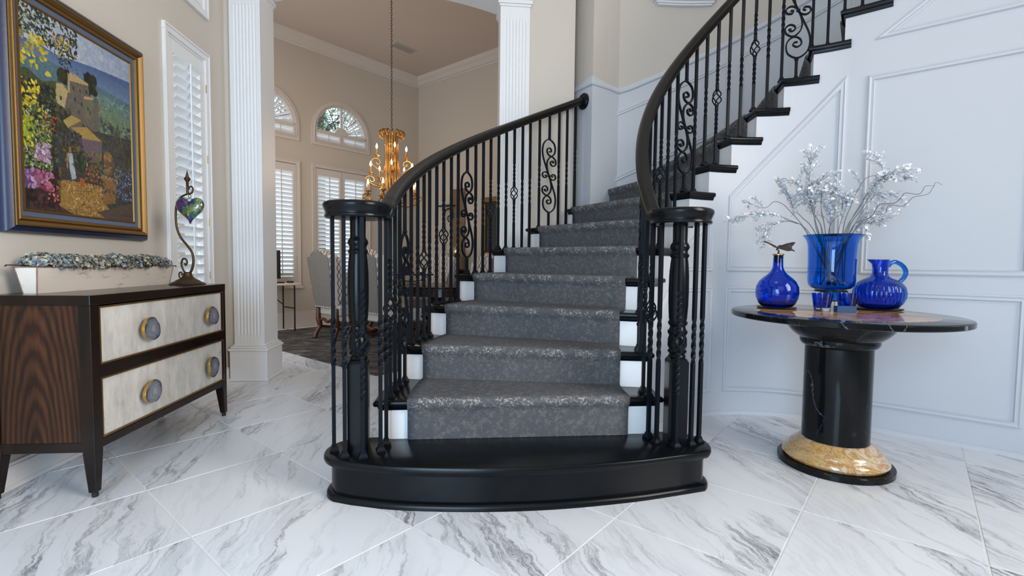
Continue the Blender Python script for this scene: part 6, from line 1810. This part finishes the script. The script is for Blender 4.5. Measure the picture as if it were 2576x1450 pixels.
# ------------------------------------------------------------------ chandelier
KX, KY = -.962, 6.35
cd = thing('chandelier', 'antique gold tiered chandelier with lit flame bulbs', 'chandelier', loc=(KX, KY, DC))
links = []
z = 2.66; k = 0
while z < DC - .04:
    pts = []
    for a in np.linspace(0, 2 * pi, 11)[:-1]:
        x_, zz = .0085 * math.cos(a), .020 * math.sin(a)
        pts.append((KX + (x_ if k % 2 else 0), KY + (0 if k % 2 else x_), z + .018 + zz))
    links.append(tube(pts, .0032, 5, closed=True)); z += .0325; k += 1
put('chain', join(*links), M['darkbronze'], cd)
put('canopy', lathe([(.065, DC - .002), (.065, DC - .015), (.03, DC - .04), (.008, DC - .055)], 20, (KX, KY, 0)), M['chand'], cd, smooth='angle')
put('centre_stem', lathe([(.010, 1.62), (.03, 1.64), (.012, 1.68), (.012, 2.63), (.02, 2.64), (.006, 2.665)], 12, (KX, KY, 0)), M['chand'], cd, smooth='angle')
for i in range(14):
    a = 2 * pi * i / 14; d = np.array([math.cos(a), math.sin(a), 0]); b0 = np.array([KX, KY, 0])
    P = [b0 + d * r_ + np.array([0, 0, z_]) for r_, z_ in ((.03, 1.72), (.055, 1.85), (.078, 2.05), (.076, 2.3), (.074, 2.52), (.080, 2.59), (.105, 2.635), (.145, 2.63), (.162, 2.595), (.148, 2.567), (.128, 2.572), (.122, 2.592))]
    put('crown_rod', tube(smoothpath(P, 4), .0095, 7), M['chand'], cd, smooth=True)
put('band', tube([(KX + .078 * math.cos(a), KY + .078 * math.sin(a), 2.465) for a in np.linspace(0, 2 * pi, 25)[:-1]], .009, 6, closed=True), M['chand'], cd, smooth=True)
def arm(a, r, zc, z0):
    d = np.array([math.cos(a), math.sin(a), 0]); b0 = np.array([KX, KY, 0])
    pt_ = lambda r_, z_: b0 + d * r_ + np.array([0, 0, z_])
    P = [pt_(.07, z0 + .10), pt_(.09, z0 + .03), pt_(r * .55, z0 - .02), pt_(r * .9, z0), pt_(r + .06, z0 + .06), pt_(r + .055, zc - .06), pt_(r - .0, zc - .045), pt_(r - .04, zc - .075), pt_(r - .035, zc - .11), pt_(r - .005, zc - .115), pt_(r + .008, zc - .09)]
    am = put('arm', tube(smoothpath(P, 5), .0085, 7), M['chand'], cd, smooth=True)
    c_ = pt_(r, zc - .045)
    put('candle_cup', lathe([(.006, 0), (.016, .010), (.010, .018), (.012, .024), (.038, .034), (.040, .040), (.016, .038), (.0115, .040), (.0115, .115), (.008, .117)], 14, tuple(c_)), M['chand'], am, smooth='angle')
    put('bulb', lathe([(.005, .116), (.011, .126), (.0135, .140), (.0115, .156), (.006, .172), (.0015, .184)], 12, tuple(c_)), M['flame'], am, smooth=True)
for i in range(4): arm(math.radians(20 + 90 * i), .185, 2.33, 2.15)
for i in range(5): arm(math.radians(-82 + 72 * i), .265, 2.10, 1.95)
for i in range(8): arm(math.radians(-55 + 45 * i), .315, 1.87, 1.72)
for nm, (z_, pw_) in {'upper': (2.47, 5), 'middle': (2.24, 6), 'lower': (2.02, 9)}.items():
    for i in range(3):
        l = bpy.data.lights.new('bulb_glow', 'POINT'); l.energy = pw_ / 3; l.color = (1, .66, .36); l.shadow_soft_size = .05
        lo = bpy.data.objects.new('bulb_glow', l); COL.objects.link(lo); lo.parent = cd
        a = 2 * pi * i / 3 + z_; lo.location = (.24 * math.cos(a), .24 * math.sin(a), z_ - DC)

# ------------------------------------------------------------------ outdoors
gd = put('ground', box(-40, 40, 4.6, 60, -.30, -.20), M['ground']); tag(gd, 'pale paving outside the dining room windows', kind='structure')
def tree(x, y, zc, r, n, seed, label):
    t = thing('garden_tree', label, 'tree', loc=(x, y, -.2), group='trees outside the dining room')
    rr = random.Random(seed); vs, fs, cols = [], [], []
    for i in range(n):
        u_ = unit(np.array([rr.gauss(0, 1), rr.gauss(0, 1), rr.gauss(0, 1)])); p = np.array([x, y, zc]) + u_ * r * rr.uniform(.25, 1) * np.array([1, 1, .9])
        a = unit(np.array([rr.gauss(0, 1), rr.gauss(0, 1), rr.gauss(0, 1)])); b_ = unit(np.cross(a, u_)); s_ = rr.uniform(.04, .09); k = len(vs)
        vs += [tuple(p - a * s_), tuple(p + b_ * s_ * .45), tuple(p + a * s_), tuple(p - b_ * s_ * .45)]; fs.append((k, k + 1, k + 2, k + 3))
        c = rr.choice([srgb(130, 156, 136), srgb(156, 176, 152), srgb(104, 130, 112), srgb(178, 192, 172)]); cols += [c] * 4
    o = put('crown', (vs, fs), M['leafout'], t); o['kind'] = 'stuff'
    ca = o.data.color_attributes.new('col', 'FLOAT_COLOR', 'POINT'); ca.data.foreach_set('color', np.array(cols, dtype=np.float32).ravel())
    br_ = [tube([(x, y, -.2), (x + .05, y, zc - r * .5), (x, y, zc + r * .3)], [.14, .11, .04], 8)]
    for i in range(7):
        u_ = unit(np.array([rr.gauss(0, 1), rr.gauss(0, 1), rr.uniform(.1, 1)])); br_.append(tube([(x, y, zc - r * .4), tuple(np.array([x, y, zc]) + u_ * r * .85)], [.04, .012], 6))
    put('trunk', join(*br_), M['bark'], t)
tree(-3.9, 13.4, 5.0, 1.9, 2000, 3, 'leafy green tree seen through the unshuttered half of the arched window')
tree(-8.0, 12.0, 5.2, 1.9, 1700, 5, 'leafy green tree outside the arched window by the left pilaster')
